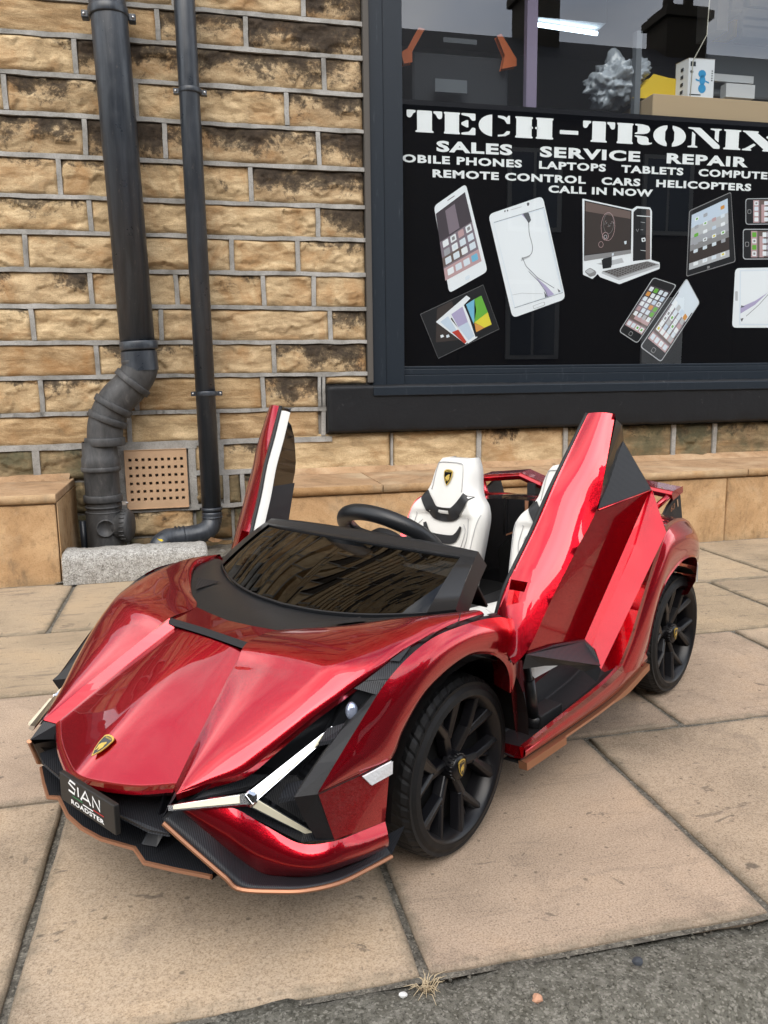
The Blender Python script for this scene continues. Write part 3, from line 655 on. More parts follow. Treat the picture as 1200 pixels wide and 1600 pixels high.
WB('top_rail', [((.7145, 3.04, 2.2), (XE, 3.10, 2.3))], 'frame')
m = MB(); m.quad((.787, 3.0745, .655), (XE, 3.0745, .655), (XE, 3.0745, 2.25), (.787, 3.0745, 2.25)); PB('glass_pane', m, 'pane', win, OW)
sl = empty('window_sill', (1.8, 3.0, .5), label='black painted stone sill under the shop window', category='sill')
m = MB(); rows = []
for j, (y, z) in enumerate(((3.04, .594), (3.0, .5915), (2.9955, .589), (2.992, .582), (2.992, .574), (2.9915, .53), (2.992, .47), (2.992, .432), (2.993, .424), (2.998, .418), (3.04, .417))):
    r = []
    for i in range(130):
        x = .481 + 2.7 * i / 129; q = noise.fractal(Vector((x * 20, j * .3, 2)), 1, 2, 4); r.append((x, y + q * .0025, z + q * .003))
    rows.append(r)
m.grid(rows); m.poly([r[0] for r in rows]); PB('sill_stone', m, 'paintstone', sl, (1.8, 3.0, .5))
ln = empty('window_lintel', (1.9, 3.0, 2.37), label='plain stone lintel over the shop window', category='lintel')
m = MB(); m.box((.45, 3.005, 2.3), (3.4, 3.06, 2.47)); PB('lintel_stone', m, 'tile', ln, (1.9, 3.0, 2.37), bevel=.006)
# ---- advertising panel behind the glass
M['vinyl'] = plain('black_vinyl', (.0022, .0024, .004), .5, spec=.05)
def pm(n, c, r=.6): M[n] = plain(n, c, r, spec=.2); return n
pm('p_white', (.86, .87, .88)); pm('p_pale', (.74, .79, .84)); pm('p_dark', (.018, .018, .02)); pm('p_gray', (.28, .27, .27)); pm('p_silver', (.52, .52, .53)); pm('p_mauve', (.24, .19, .22)); pm('p_dmauve', (.075, .06, .07))
pm('p_brown', (.17, .12, .105)); pm('p_lilac', (.46, .40, .58)); pm('p_red', (.55, .06, .04)); pm('p_green', (.16, .45, .06)); pm('p_yellow', (.78, .66, .06)); pm('p_blue', (.20, .50, .68)); pm('p_orange', (.70, .32, .08)); pm('p_rose', (.55, .36, .36)); pm('p_line', (.12, .12, .13)); pm('p_choc', (.055, .042, .038)); pm('p_icy', (.60, .68, .78)); pm('p_grad', (.40, .40, .42))
po = empty('window_poster', (1.8, 3.08, 1.1), label='black vinyl advertising panel of white lettering and device pictures', category='poster'); OP = (1.8, 3.08, 1.1)
m = MB(); m.box((.72, 3.0815, .60), (XE, 3.084, 1.6275)); PB('backing', m, 'vinyl', po, OP)
def layer(m, pts, k, mi): m.poly([(x, 3.0812 - .00022 * k, z) for x, z in pts], mi)
def rnd_poly(pts, r, n=4):
    out = []; P = [Vector(p) for p in pts]; N_ = len(P)
    for i, p in enumerate(P):
        a, b = P[i - 1], P[(i + 1) % N_]; da, db = (a - p), (b - p); ra = min(r, da.length * .45); rb = min(r, db.length * .45)
        s, t = p + da.normalized() * ra, p + db.normalized() * rb
        for k in range(n + 1): u = k / n; out.append((1 - u) ** 2 * s + 2 * u * (1 - u) * p + u * u * t)
    return out
def strip2(pts, wd):
    P = [Vector(p) for p in pts]; l, r = [], []
    for i, p in enumerate(P):
        t = (P[min(i + 1, len(P) - 1)] - P[max(i - 1, 0)]).normalized(); q = Vector((-t.y, t.x)) * (wd if isinstance(wd, (int, float)) else wd[i]) / 2; l.append(p + q); r.append(p - q)
    return l, r
def lstrip(m, pts, wd, k, mi):
    l, r = strip2(pts, wd)
    for i in range(len(l) - 1): layer(m, [l[i], r[i], r[i + 1], l[i + 1]], k, mi)
def bil(q, u, v): # quad TL,TR,BR,BL
    a, b, c, d = [Vector(p) for p in q]; return a.lerp(b, u).lerp(d.lerp(c, u), v)
def sub_q(q, u0, u1, v0, v1): return [bil(q, u0, v0), bil(q, u1, v0), bil(q, u1, v1), bil(q, u0, v1)]
def picture(name, fn, mats):
    m = MB(); idx = {n: i for i, n in enumerate(mats)}
    fn(m, lambda pts, k, mt, r=0: layer(m, rnd_poly(pts, r) if r else pts, k, idx[mt]), lambda pts, wd, k, mt: lstrip(m, pts, wd, k, idx[mt]))
    return PB(name, m, mats, po, OP, weld=False)
r6 = random.Random(11)
ICON = ['p_white', 'p_pale', 'p_silver', 'p_grad', 'p_icy', 'p_rose', 'p_green', 'p_orange']
def icons(A, q, nu, nv, u0, u1, v0, v1, s, k, skew=0, pal=ICON):
    for j in range(nv):
        for i in range(nu):
            u = u0 + (u1 - u0) * (i + .5) / nu; v = v0 + (v1 - v0) * (j + .5) / nv; c = r6.choice(pal + ['p_white'] * 9 + ['p_pale'] * 4)
            A(sub_q(q, u - s, u + s, v - s * .55, v + s * .55), k, c, .0035)
            if c == 'p_white' and r6.random() < .5: A(sub_q(q, u - s * .5, u + s * .5, v - s * .28, v + s * .28), k + 1, r6.choice(['p_pale', 'p_gray', 'p_yellow', 'p_green']), .002)
ALLP = ['p_white', 'p_pale', 'p_dark', 'p_gray', 'p_silver', 'p_mauve', 'p_dmauve', 'p_brown', 'p_lilac', 'p_red', 'p_green', 'p_yellow', 'p_blue', 'p_orange', 'p_rose', 'p_line', 'p_choc', 'p_icy', 'p_grad']
def ph1(m, A, S):
    A([(0.9178,1.2556), (1.0444,1.3407), (1.1347,1.0210), (0.9789,0.9375)], 1, 'p_white', .017)
    q = [(0.9253,1.2281), (1.0407,1.3105), (1.1095,1.0588), (0.9634,0.9839)]
    A(q, 2, 'p_mauve'); A(sub_q(q, 0, 1, 0, .42), 3, 'p_dmauve'); A(sub_q(q, .3, .62, .05, .4), 4, 'p_mauve'); A(sub_q(q, 0, 1, .82, 1), 3, 'p_rose'); A(sub_q(q, 0, .6, .66, .8), 3, 'p_brown')
    icons(A, q, 4, 3, .04, .98, .42, .80, .085, 5); icons(A, q, 4, 1, .06, .96, .83, .98, .085, 5, pal=['p_green', 'p_blue', 'p_pale', 'p_orange'])
    A(sub_q([(0.9178,1.2556), (1.0444,1.3407), (1.1347,1.0210), (0.9789,0.9375)], .4, .62, .035, .045), 3, 'p_gray'); A(sub_q([(0.9178,1.2556), (1.0444,1.3407), (1.1347,1.0210), (0.9789,0.9375)], .44, .56, .925, .968), 3, 'p_pale', .006)
picture('picture_white_phone', ph1, ALLP)
def ph2(m, A, S):
    A([(1.1353,1.2322), (1.3581,1.3078), (1.4655,0.9200), (1.2407,0.8445)], 1, 'p_white', .022)
    A([(1.1564,1.2046), (1.3644,1.2653), (1.4538,0.9447), (1.2482,0.8814)], 2, 'p_pale'); A([(1.1591,1.1999), (1.3592,1.2580), (1.4455,0.9471), (1.2508,0.8863)], 3, 'p_white')
    S([(1.1590,1.2035), (1.3644,1.2653)], .0015, 4, 'p_line'); S([(1.2481,0.8839), (1.4538,0.9447)], .0015, 4, 'p_line'); S([(1.3644,1.2653), (1.4538,0.9447)], .001, 4, 'p_silver')
    A([(1.2769,1.2389), (1.3007,1.2443), (1.3119,1.2161), (1.3015,1.2039)], 5, 'p_line', .004); A([(1.2717,1.2363), (1.2902,1.2393), (1.3014,1.2087)], 4, 'p_lilac')
    S(spl([(*(1.3014,1.2111), 0), (*(1.3049,1.1658), 0), (*(1.3192,1.1182), 0), (*(1.3118,1.0867), 0), (*(1.2745,1.0715), 0)], 14) and [Vector((p.x, p.y)) for p in spl([(*(1.3014,1.2111), 0), (*(1.3049,1.1658), 0), (*(1.3192,1.1182), 0), (*(1.3118,1.0867), 0), (*(1.2745,1.0715), 0)], 14)], .0022, 5, 'p_line')
    S([(1.2771,1.0764), (1.2938,1.0429), (1.3432,0.9999), (1.4149,0.9615)], .0022, 5, 'p_line'); S([(1.3049,1.0236), (1.3489,0.9853), (1.3797,0.9464), (1.3883,0.9268)], .002, 5, 'p_line'); S([(1.2720,1.0642), (1.3092,1.0818)], .006, 4, 'p_silver')
    A([(1.3322,1.0046), (1.3791,0.9709), (1.4155,0.9369), (1.3856,0.9267), (1.3712,0.9610)], 4, 'p_lilac'); S([(1.2366,0.9327), (1.2768,0.9404), (1.3662,0.9389)], .0015, 5, 'p_silver')
    A([(1.3714,0.9488), (1.3855,0.9292), (1.3774,0.9242)], 6, 'p_line'); A([(1.4287,0.9592), (1.4427,0.9495), (1.4345,0.9445)], 6, 'p_line')
    A([(1.3237,0.8917), (1.3750,0.9094), (1.3781,0.8946), (1.3293,0.8794)], 3, 'p_silver', .005); A([(1.3269,0.8908), (1.3724,0.9061), (1.3743,0.8960), (1.3309,0.8819)], 4, 'p_white', .004)
    A([(1.2921,1.2795), (1.3027,1.2823), (1.3029,1.2704), (1.2950,1.2678)], 3, 'p_line', .004); S([(1.2266,1.2515), (1.2712,1.2647)], .002, 3, 'p_silver'); A([(1.2003,1.2483), (1.2056,1.2508), (1.2057,1.2437), (1.2004,1.2424)], 3, 'p_line', .002); A([(1.2108,1.2510), (1.2160,1.2526), (1.2172,1.2465), (1.2119,1.2449)], 3, 'p_line', .002)
picture('picture_cracked_phone', ph2, ALLP)
def ph3(m, A, S):
    A([(0.8632,0.8576), (1.1168,0.9702), (1.1849,0.8025), (0.9349,0.6903)], 1, 'p_dark'); 
    S([(0.8632,0.8576), (1.1168,0.9702), (1.1849,0.8025), (0.9349,0.6903), (0.8632,0.8576)], .0012, 2, 'p_gray')
    A([(0.9299,0.8795), (0.9893,0.9088), (1.0419,0.7633), (0.9246,0.7514)], 3, 'p_choc', .006); A([(0.9427,0.7781), (0.9531,0.7818), (0.9583,0.7733), (0.9453,0.7684)], 4, 'p_white'); A([(0.9661,0.7781), (0.9765,0.7817), (0.9817,0.7732), (0.9687,0.7684)], 4, 'p_pale')
    A([(0.9247,0.8290), (1.0490,0.9297), (1.0647,0.9190), (0.9842,0.8412), (1.0578,0.7584), (1.0473,0.7437)], 4, 'p_white', .003); A([(0.9428,0.8290), (0.9738,0.8509), (1.0314,0.7633), (1.0420,0.7462), (1.0052,0.7756)], 5, 'p_icy'); A([(0.9895,0.7903), (1.0156,0.8000), (1.0499,0.7535), (1.0420,0.7462)], 6, 'p_red')
    A([(0.9790,0.8605), (1.0361,0.8971), (1.0947,0.7706), (1.0552,0.7461)], 7, 'p_white', .003); A([(0.9868,0.8582), (1.0322,0.8874), (1.0547,0.8293), (1.0155,0.8097)], 8, 'p_lilac'); A([(1.0155,0.8097), (1.0547,0.8293), (1.0814,0.7755), (1.0578,0.7584)], 8, 'p_icy')
    A([(1.0413,0.8971), (1.1118,0.9412), (1.1607,0.8148), (1.0867,0.7706)], 9, 'p_dark', .003); A([(1.0465,0.8947), (1.0805,0.9155), (1.0886,0.8732), (1.0785,0.8220)], 10, 'p_blue'); A([(1.0805,0.9155), (1.1093,0.9291), (1.1362,0.8661), (1.0811,0.8269)], 10, 'p_green'); A([(1.0811,0.8269), (1.1362,0.8661), (1.1526,0.8197), (1.1235,0.8074)], 10, 'p_yellow'); A([(1.0811,0.8257), (1.1235,0.8074), (1.0892,0.7902)], 10, 'p_orange')
picture('picture_phone_group', ph3, ALLP)
def pc(m, A, S):
    A([(1.5258,1.3041), (1.7439,1.2702), (1.7631,1.2830), (1.8229,1.2800), (1.8322,1.2656), (1.8383,1.0772), (1.8764,1.0678), (1.8776,1.0427), (1.6992,0.9798), (1.6134,1.0061), (1.6017,1.0184), (1.5800,0.9982), (1.5376,1.0149)], 1, 'p_white', .004)
    A([(1.5356,1.2972), (1.7413,1.2652), (1.7454,1.1028), (1.5401,1.0692)], 2, 'p_dark'); A([(1.5399,1.2926), (1.7372,1.2614), (1.7406,1.1151), (1.5435,1.0913)], 3, 'p_choc'); A([(1.5399,1.2926), (1.7372,1.2614), (1.7378,1.2333), (1.5410,1.2565)], 4, 'p_brown')
    A([(1.5409,1.0876), (1.7448,1.1152), (1.7455,1.1003), (1.5415,1.0667)], 4, 'p_gray'); A([(1.6166,1.0731), (1.6613,1.0813), (1.6599,1.0441), (1.6234,1.0385)], 3, 'p_dark'); A([(1.5947,1.0578), (1.7065,1.0822), (1.7157,1.0649), (1.6399,1.0487)], 2, 'p_silver'); A([(1.6220,1.0781), (1.6611,1.0863), (1.6624,1.0516), (1.6261,1.0435)], 5, 'p_dark')
    A([(1.7499,1.2606), (1.7663,1.2746), (1.8204,1.2726), (1.8324,1.0796), (1.7553,1.0706)], 3, 'p_dark', .003); A([(1.8062,1.2722), (1.8234,1.2702), (1.8324,1.0796), (1.8124,1.0767)], 4, 'p_brown'); S([(1.7647,1.2464), (1.8274,1.2446)], .003, 5, 'p_white'); S([(1.7828,1.2224), (1.8029,1.2205)], .0015, 5, 'p_silver'); S([(1.7877,1.1136), (1.8108,1.1116)], .0015, 5, 'p_white'); A([(1.7885,1.1608), (1.8055,1.1637), (1.8090,1.1489), (1.7920,1.1460)], 5, 'p_white', .003); A([(1.7943,1.1572), (1.8029,1.1587), (1.8032,1.1512), (1.7958,1.1501)], 6, 'p_dark'); S([(1.7642,1.1948), (1.7703,1.1851), (1.7755,1.1951)], .0014, 5, 'p_silver'); S([(1.7842,1.1928), (1.7956,1.1931)], .0014, 5, 'p_silver')
    for (cx, cy, r, mt, wd) in ((950, 354, 15, 'p_rose', .0016), (946, 369, 6.5, 'p_rose', .0022), (946, 370, 3, 'p_silver', .002), (939, 382, 5, 'p_rose', .0016), (951, 349, 11, 'p_gray', .0012)):
        c = {(950, 354): (1.6399,1.2012), (946, 369): (1.6301,1.1643), (946, 370): (1.6302,1.1619), (939, 382): (1.6117,1.1320), (951, 349): (1.6422,1.2135)}[(cx, cy)]; S([(c[0] + r * .00235 * .85 * math.cos(a * .35), c[1] + r * .00225 * (1.6 if r > 10 else 1) * math.sin(a * .35)) for a in range(19)], wd, 5, mt)
    for k in range(14):
        a = r6.uniform(0, 6.28); l = r6.uniform(.002, .02); c = (1.6451,1.2111); S([(c[0] + math.cos(a) * l, c[1] + math.sin(a) * l), (c[0] + math.cos(a + .4) * l, c[1] + math.sin(a + .4) * l)], .0014, 6, r6.choice(['p_silver', 'p_gray', 'p_rose']))
    A([(1.7123,1.1466), (1.7235,1.1494), (1.7240,1.1370), (1.7157,1.1344)], 5, 'p_pale', .003); A([(1.6606,1.0986), (1.6689,1.1012), (1.6693,1.0914), (1.6610,1.0887)], 6, 'p_pale', .002)
    q = [(1.6210,1.0286), (1.8212,1.0719), (1.8739,1.0602), (1.6925,1.0047)]; A(q, 3, 'p_gray'); A([(1.6210,1.0286), (1.6925,1.0047), (1.8739,1.0602), (1.8743,1.0502), (1.6958,0.9948), (1.6185,1.0211)], 3, 'p_silver')
    for j in range(5):
        for i in range(15): A(sub_q(q, .03 + .94 * i / 15, .03 + .94 * (i + .72) / 15, .06 + .86 * j / 5, .06 + .86 * (j + .68) / 5), 4, 'p_choc')
    A([(1.5428,1.0274), (1.5673,1.0426), (1.5958,1.0282), (1.5935,1.0133), (1.5686,1.0055)], 3, 'p_gray', .008); A([(1.5456,1.0274), (1.5675,1.0389), (1.5874,1.0281), (1.5654,1.0178)], 4, 'p_silver', .006)
picture('picture_desktop_computer', pc, ALLP)
def tb(m, A, S):
    A([(1.9994,1.2733), (2.1880,1.3531), (2.2279,1.0767), (2.0009,1.0129)], 1, 'p_gray', .009); A([(2.0025,1.2709), (2.1868,1.3493), (2.2247,1.0792), (2.0037,1.0167)], 2, 'p_dark', .008)
    q = [(2.0121,1.2563), (2.1734,1.3264), (2.1978,1.0967), (2.0113,1.0398)]
    A(q, 3, 'p_gray'); A(sub_q(q, 0, 1, 0, .24), 4, 'p_icy'); A(sub_q(q, 0, 1, .24, .42), 4, 'p_silver'); A(sub_q(q, 0, 1, .42, .55), 4, 'p_grad'); A(sub_q(q, 0, 1, .66, .88), 4, 'p_choc'); A(sub_q(q, 0, 1, .88, 1), 4, 'p_silver')
    icons(A, q, 4, 5, .03, .97, .04, .76, .055, 5); icons(A, q, 4, 1, .05, .95, .86, .98, .06, 5, pal=['p_white']); A([(2.0951,1.0564), (2.1069,1.0592), (2.1075,1.0490), (2.0957,1.0462)], 3, 'p_gray', .003)
picture('picture_tablet', tb, ALLP)
def sph(q, full):
    def fn(m, A, S):
        A(q, 1, 'p_silver', .014); A(sub_q(q, .03, .97, .012, .988), 2, 'p_dark', .012); s = sub_q(q, .07, .93, .13, .86); A(s, 3, 'p_mauve'); A(sub_q(s, 0, 1, 0, .3), 4, 'p_dmauve' if full else 'p_pale'); A(sub_q(s, 0, 1, .62, .84), 4, 'p_brown'); A(sub_q(s, .2, 1, .7, .8), 5, 'p_rose'); A(sub_q(s, 0, 1, .86, 1), 4, 'p_rose')
        icons(A, s, 4, 6, .02, .98, .02 if full else .2, .74 if full else .8, .088, 6); icons(A, s, 4, 1, .02, .98, .86, .99, .09, 6, pal=['p_green', 'p_pale', 'p_pale', 'p_red']); A(sub_q(q, .42, .58, .895, .965), 3, 'p_gray', .006); A(sub_q(q, .44, .56, .905, .955), 4, 'p_dark', .005)
        if not full: A(sub_q(q, .03, .97, .012, .2), 5, 'p_pale', .01)
    return fn
picture('picture_black_phone', sph([(1.8502,1.0095), (1.9599,0.9804), (1.7898,0.7435), (1.7038,0.7925)], True), ALLP)
picture('picture_silver_phone', sph([(2.0026,1.0091), (2.0710,0.9096), (1.9022,0.6674), (1.8020,0.7305)], False), ALLP)
for nm, q in (('picture_flat_phone', [(2.5172,1.3407), (2.5262,1.2357), (2.2646,1.2259), (2.2572,1.3292)]), ('picture_flat_phone', [(2.5278,1.2163), (2.5384,1.0928), (2.2623,1.0864), (2.2536,1.2090)])): picture(nm, sph(q, True), ALLP)
def bigph(m, A, S):
    A([(2.2282,1.0510), (2.5728,1.0619), (2.5949,0.8085), (2.2294,0.8082)], 1, 'p_white', .02); A([(2.2500,1.0436), (2.5734,1.0540), (2.5939,0.8193), (2.2626,0.8188)], 2, 'p_pale'); A([(2.2565,1.0385), (2.5739,1.0487), (2.5934,0.8247), (2.2684,0.8241)], 3, 'p_white')
    A([(2.2636,0.8926), (2.3328,0.9194), (2.3925,0.9541), (2.3340,0.9036), (2.2655,0.8663)], 4, 'p_lilac'); S([(2.2940,0.8559), (2.3497,0.9011), (2.4077,0.9596)], .002, 5, 'p_line'); A([(2.2346,0.9578), (2.2468,0.9579), (2.2495,0.9187), (2.2372,0.9186)], 3, 'p_silver', .004); A([(2.2662,0.9005), (2.2850,0.8954), (2.2669,0.8900)], 5, 'p_line'); A([(2.2669,0.8453), (2.2822,0.8480), (2.2740,0.8321)], 5, 'p_line')
picture('picture_white_phone', bigph, ALLP)
# ---- lettering
def text_mesh(txt, bold=.02):
    c = bpy.data.curves.new('t', 'FONT'); c.body = txt; c.size = 1; c.offset = bold; c.resolution_u = 3; c.space_character = 1.12
    o = bpy.data.objects.new('t', c); COL.objects.link(o); dg = bpy.context.evaluated_depsgraph_get(); me = bpy.data.meshes.new_from_object(o.evaluated_get(dg))
    V = [v.co.copy() for v in me.vertices]; F = [list(p.vertices) for p in me.polygons]; bpy.data.objects.remove(o); bpy.data.curves.remove(c); bpy.data.meshes.remove(me)
    x0, x1 = min(v.x for v in V), max(v.x for v in V); y0, y1 = min(v.y for v in V), max(v.y for v in V)
    return [((v.x - x0) / (x1 - x0), (v.y - y0) / (y1 - y0)) for v in V], F
def line(txt, xl, xr, z0, z1, bold=.035):
    V, F = text_mesh(txt, bold); m = MB(); m.add([(xl + (xr - xl) * u, 3.0805, z0 + (z1 - z0) * v) for u, v in V], F); PB('lettering', m, 'wprint', po, OP)
def bx(p): return p[0]
zb = lambda a: a[1]
z2 = (0.9282,1.4498)[1]; line('SALES   SERVICE   REPAIR', (0.9282,1.4498)[0], (2.2592,1.4691)[0], z2, z2 + 17.4 * .00229, .042)
z3 = (0.8043,1.4071)[1]; x3 = (0.8018,1.4081)[0]; xr3 = (2.3559,1.4283)[0]
V3, F3 = text_mesh('OBILE PHONES   LAPTOPS   TABLETS   COMPUTE', .04); w3 = (xr3 - x3)
line('MOBILE PHONES   LAPTOPS   TABLETS   COMPUTERS', x3 - w3 * .037, xr3 + w3 * .048, z3, z3 + 12.6 * .00229, .04)
z4 = (0.9130,1.3585)[1]; line('REMOTE CONTROL   CARS   HELICOPTERS', (0.9130,1.3585)[0], (2.2811,1.3753)[0], z4, z4 + 12.6 * .00229, .042)
z5 = (1.3819,1.3205)[1]; line('CALL IN NOW', (1.3819,1.3205)[0], (1.8321,1.3268)[0], z5, z5 + 12.2 * .00229, .042)
# heavy slab stencil title, drawn letter by letter in a unit box
def arc(cx, cy, rx, ry, a0, a1, n=14): return [(cx + rx * math.cos(math.radians(a0 + (a1 - a0) * k / n)), cy + ry * math.sin(math.radians(a0 + (a1 - a0) * k / n))) for k in range(n + 1)]
def stem(a, b): return [(a - .02, 0), (b + .02, 0), (b + .02, .07), (b - .01, .10), (b - .01, .90), (b + .02, .93), (b + .02, 1), (a - .02, 1), (a - .02, .93), (a + .01, .90), (a + .01, .10), (a - .02, .07)]
def drop(x0, x1): # upper serif with a hanging drop at x0
    s = 1 if x1 > x0 else -1; d = abs(x1 - x0)
    return [(x0, 1), (x1, 1), (x1, .90), (x0 + s * d * .75, .86), (x0 + s * d * .55, .70), (x0 + s * d * .38, .64), (x0 + s * d * .1, .66), (x0, .74)]
GL = {
 'T': [drop(0, .25), drop(1, .75), [(.29, 1), (.71, 1), (.71, .09), (.76, .06), (.76, 0), (.24, 0), (.24, .06), (.29, .09)]],
 'E': [stem(.04, .50), [(.56, 1), (1, 1), (1, .68), (.9, .66), (.80, .84), (.56, .91)], [(.56, 0), (1, 0), (1, .33), (.9, .35), (.80, .15), (.56, .09)], [(.56, .46), (.72, .34), (.78, .34), (.78, .68), (.72, .68), (.56, .56)]],
 'C': [arc(.5, .5, .5, .52, 100, 260) + [(.42, .03), (.42, .97)], [(.60, .99), (.78, .97), (.88, .90), (.92, 1.0), (.98, 1.0), (.98, .62), (.88, .62), (.80, .80), (.60, .90)], [(.60, 0), (.60, .08), (.78, .12), (.88, .28), (.99, .27), (.96, .14), (.84, .04)]],
 'H': [stem(.02, .44), stem(.56, .98), [(.40, .45), (.46, .45), (.46, .56), (.40, .56)], [(.52, .45), (.60, .45), (.60, .56), (.52, .56)]],
 'R': [stem(.02, .44), [(.50, 1), (.72, .99), (.88, .93), (.93, .80), (.93, .70), (.88, .58), (.76, .52), (.50, .50), (.50, .56), (.58, .60), (.58, .90), (.50, .93)], [(.50, .44), (.66, .43), (.84, .40), (.90, .30), (.90, .14), (.94, .10), (1.0, .14), (1.0, .06), (.90, 0), (.72, -.01), (.62, .04), (.58, .14), (.58, .34), (.50, .38)]],
 'O': [arc(.46, .5, .46, .52, 95, 265) + [(.42, .12), (.36, .3), (.36, .7), (.42, .88)], arc(.54, .5, .46, .52, 85, -85) + [(.58, .12), (.64, .3), (.64, .7), (.58, .88)]],
 'N': [[(0, 1), (.36, 1), (.96, .16), (.96, 0), (.78, 0), (.14, .90), (0, .94)], [(.0, 0), (.30, 0), (.30, .06), (.22, .10), (.22, .66), (.12, .80), (.12, .10), (0, .06)], [(.66, 1), (1, 1), (1, .94), (.92, .90), (.92, .32), (.80, .48), (.80, .90), (.66, .94)]],
 'I': [[(0, 0), (1, 0), (1, .07), (.88, .10), (.88, .90), (1, .93), (1, 1), (0, 1), (0, .93), (.12, .90), (.12, .10), (0, .07)]],
 'X': [[(0, 1), (.44, 1), (.44, .94), (.40, .92), (1.0, .10), (1.04, .07), (1.04, 0), (.56, 0), (.56, .06), (.60, .09), (.06, .92), (0, .94)], [(.0, 0), (.26, 0), (.26, .06), (.22, .09), (.38, .30), (.32, .38), (.08, .10), (0, .07)], [(.70, 1), (.98, 1), (.98, .94), (.92, .91), (.72, .62), (.64, .72), (.78, .91), (.70, .94)]],
 '-': [[(0, .29), (1, .29), (1, .48), (0, .48)]]}
zt0, zt1 = (0.8492,1.5154)[1], (0.8180,1.5913)[1]
spans = [('T', (0.8140,1.5491)[0], (0.9507,1.5564)[0]), ('E', (0.9544,1.5566)[0], (1.0812,1.5634)[0]), ('C', (1.0939,1.5596)[0], (1.2219,1.5664)[0]), ('H', (1.2401,1.5605)[0], (1.3972,1.5688)[0]), ('-', (1.4239,1.5656)[0], (1.5014,1.5697)[0]),
         ('T', (1.5204,1.5637)[0], (1.6566,1.5637)[0]), ('R', (1.6650,1.5594)[0], (1.8194,1.5626)[0]), ('O', (1.8237,1.5604)[0], (1.9686,1.5629)[0]), ('N', (1.9772,1.5634)[0], (2.1296,1.5638)[0]), ('I', (2.1402,1.5594)[0], (2.2197,1.5634)[0]), ('X', (2.2260,1.5588)[0], (2.3970,1.5647)[0])]
for ch, a, b in spans:
    m = MB()
    for pl in GL[ch]:
        P = [(a + (b - a) * u, 3.0805, zt0 + (zt1 - zt0) * v) for u, v in rnd_poly(pl, .035, 2)] if ch not in 'OC' else [(a + (b - a) * u, 3.0805, zt0 + (zt1 - zt0) * v) for u, v in pl]
        m.poly(P)
    PB('title_letter', m, 'wprint', po, OP)
# ================================================================== INSIDE THE SHOP
pm('s_wall', (.20, .20, .19), .8); pm('s_dark', (.030, .032, .036), .6); pm('s_orange', (.52, .12, .03), .5); pm('s_card', (.44, .32, .19), .8); pm('s_paper', (.68, .69, .70), .7); pm('s_purple', (.21, .17, .24), .45); pm('s_yel', (.62, .42, .02), .5); pm('s_grey', (.12, .13, .14), .5); pm('s_fig', (.03, .26, .50), .5); pm('s_string', (.42, .40, .33), .8)
room = empty('shop_interior', (2, 4.2, 0), label='dim shop room seen through the glass above the panel', category='room'); OR = (2, 4.2, 0)
m = MB(); m.quad((.66, 3.31, 0), (.66, 6.2, 0), (4.2, 6.2, 0), (4.2, 3.31, 0)); m.quad((.66, 6.2, 0), (.66, 6.2, 3.0), (4.2, 6.2, 3.0), (4.2, 6.2, 0)); m.quad((.66, 3.11, 0), (.66, 3.11, 3), (.66, 6.2, 3), (.66, 6.2, 0)); m.quad((4.2, 3.11, 0), (4.2, 6.2, 0), (4.2, 6.2, 3), (4.2, 3.11, 3)); m.quad((.66, 3.11, 3.0), (4.2, 3.11, 3.0), (4.2, 6.2, 3.0), (.66, 6.2, 3.0)); PB('room_shell', m, 's_wall', room, OR)
M['tube'] = (lambda s: (s.set(Base_Color=(.9, .95, 1, 1), Emission_Color=(.72, .88, 1, 1), Emission_Strength=3.2), s.m)[1])(N('lit_fluorescent_tube'))
lt = empty('fluorescent_light', (2.0, 5.0, 2.9), label='lit white fluorescent strip light on the shop ceiling', category='light')
a_, b_ = (2.1404,2.7496), (2.5100,2.7349)
m = MB(); m.tube([(a_[0], 5.0, 2.72), (b_[0] + .06, 5.05, 2.72)], .013, 8, 0); PB('tube', m, 'tube', lt, (2.0, 5.0, 2.9)); m = MB(); m.box((a_[0], 4.97, 2.75), (b_[0] + .08, 5.1, 2.99)); PB('batten', m, 's_paper', lt, (2.0, 5.0, 2.9))
def thing_box(nm, lo, hi, mat, label, cat, bevel=.003):
    c = ((lo[0] + hi[0]) / 2, (lo[1] + hi[1]) / 2, lo[2]); e_ = empty(nm, c, label=label, category=cat); m = MB(); m.box(lo, hi); PB('body', m, mat, e_, c, bevel=bevel); return e_, c
# shelf that everything in the window stands on
m = MB(); m.box((.80, 3.10, 1.50), (3.1, 3.75, 1.53)); so_ = PB('display_shelf', m, 's_dark', room, OR)
cb, cc_ = thing_box('cardboard_carton', ((1.8334,1.6868)[0], 3.11, 1.531), (3.0, 3.42, (1.8659,1.7173)[1]), 's_card', 'brown cardboard carton lying behind the panel under the white toy box', 'carton')
zc = (1.8659,1.7173)[1]
wx0, wx1 = (2.0027,1.7959)[0], (2.1129,1.8030)[0]
tbx = empty('toy_box', ((wx0 + wx1) / 2, 3.18, zc), label='small white toy box with a blue picture standing on the carton', category='box'); OT = ((wx0 + wx1) / 2, 3.18, zc)
m = MB(); h_ = (2.0073,1.8677)[1] - zc - .002; xl = wx0 - .004
m.prism([(xl, 3.13, zc + .001), (wx1, 3.125, zc + .001), (wx1, 3.20, zc + .001), (xl - .012, 3.205, zc + .001)], (0, 0, h_)); PB('carton', m, 's_paper', tbx, OT, bevel=.002)
m = MB(); fy = lambda x: 3.13 - .005 * (x - xl) / (wx1 - xl) - .0006
def fpoly(pts, mi): m.poly([(xl + (wx1 - xl) * u, fy(xl + (wx1 - xl) * u), zc + h_ * v) for u, v in pts], mi)
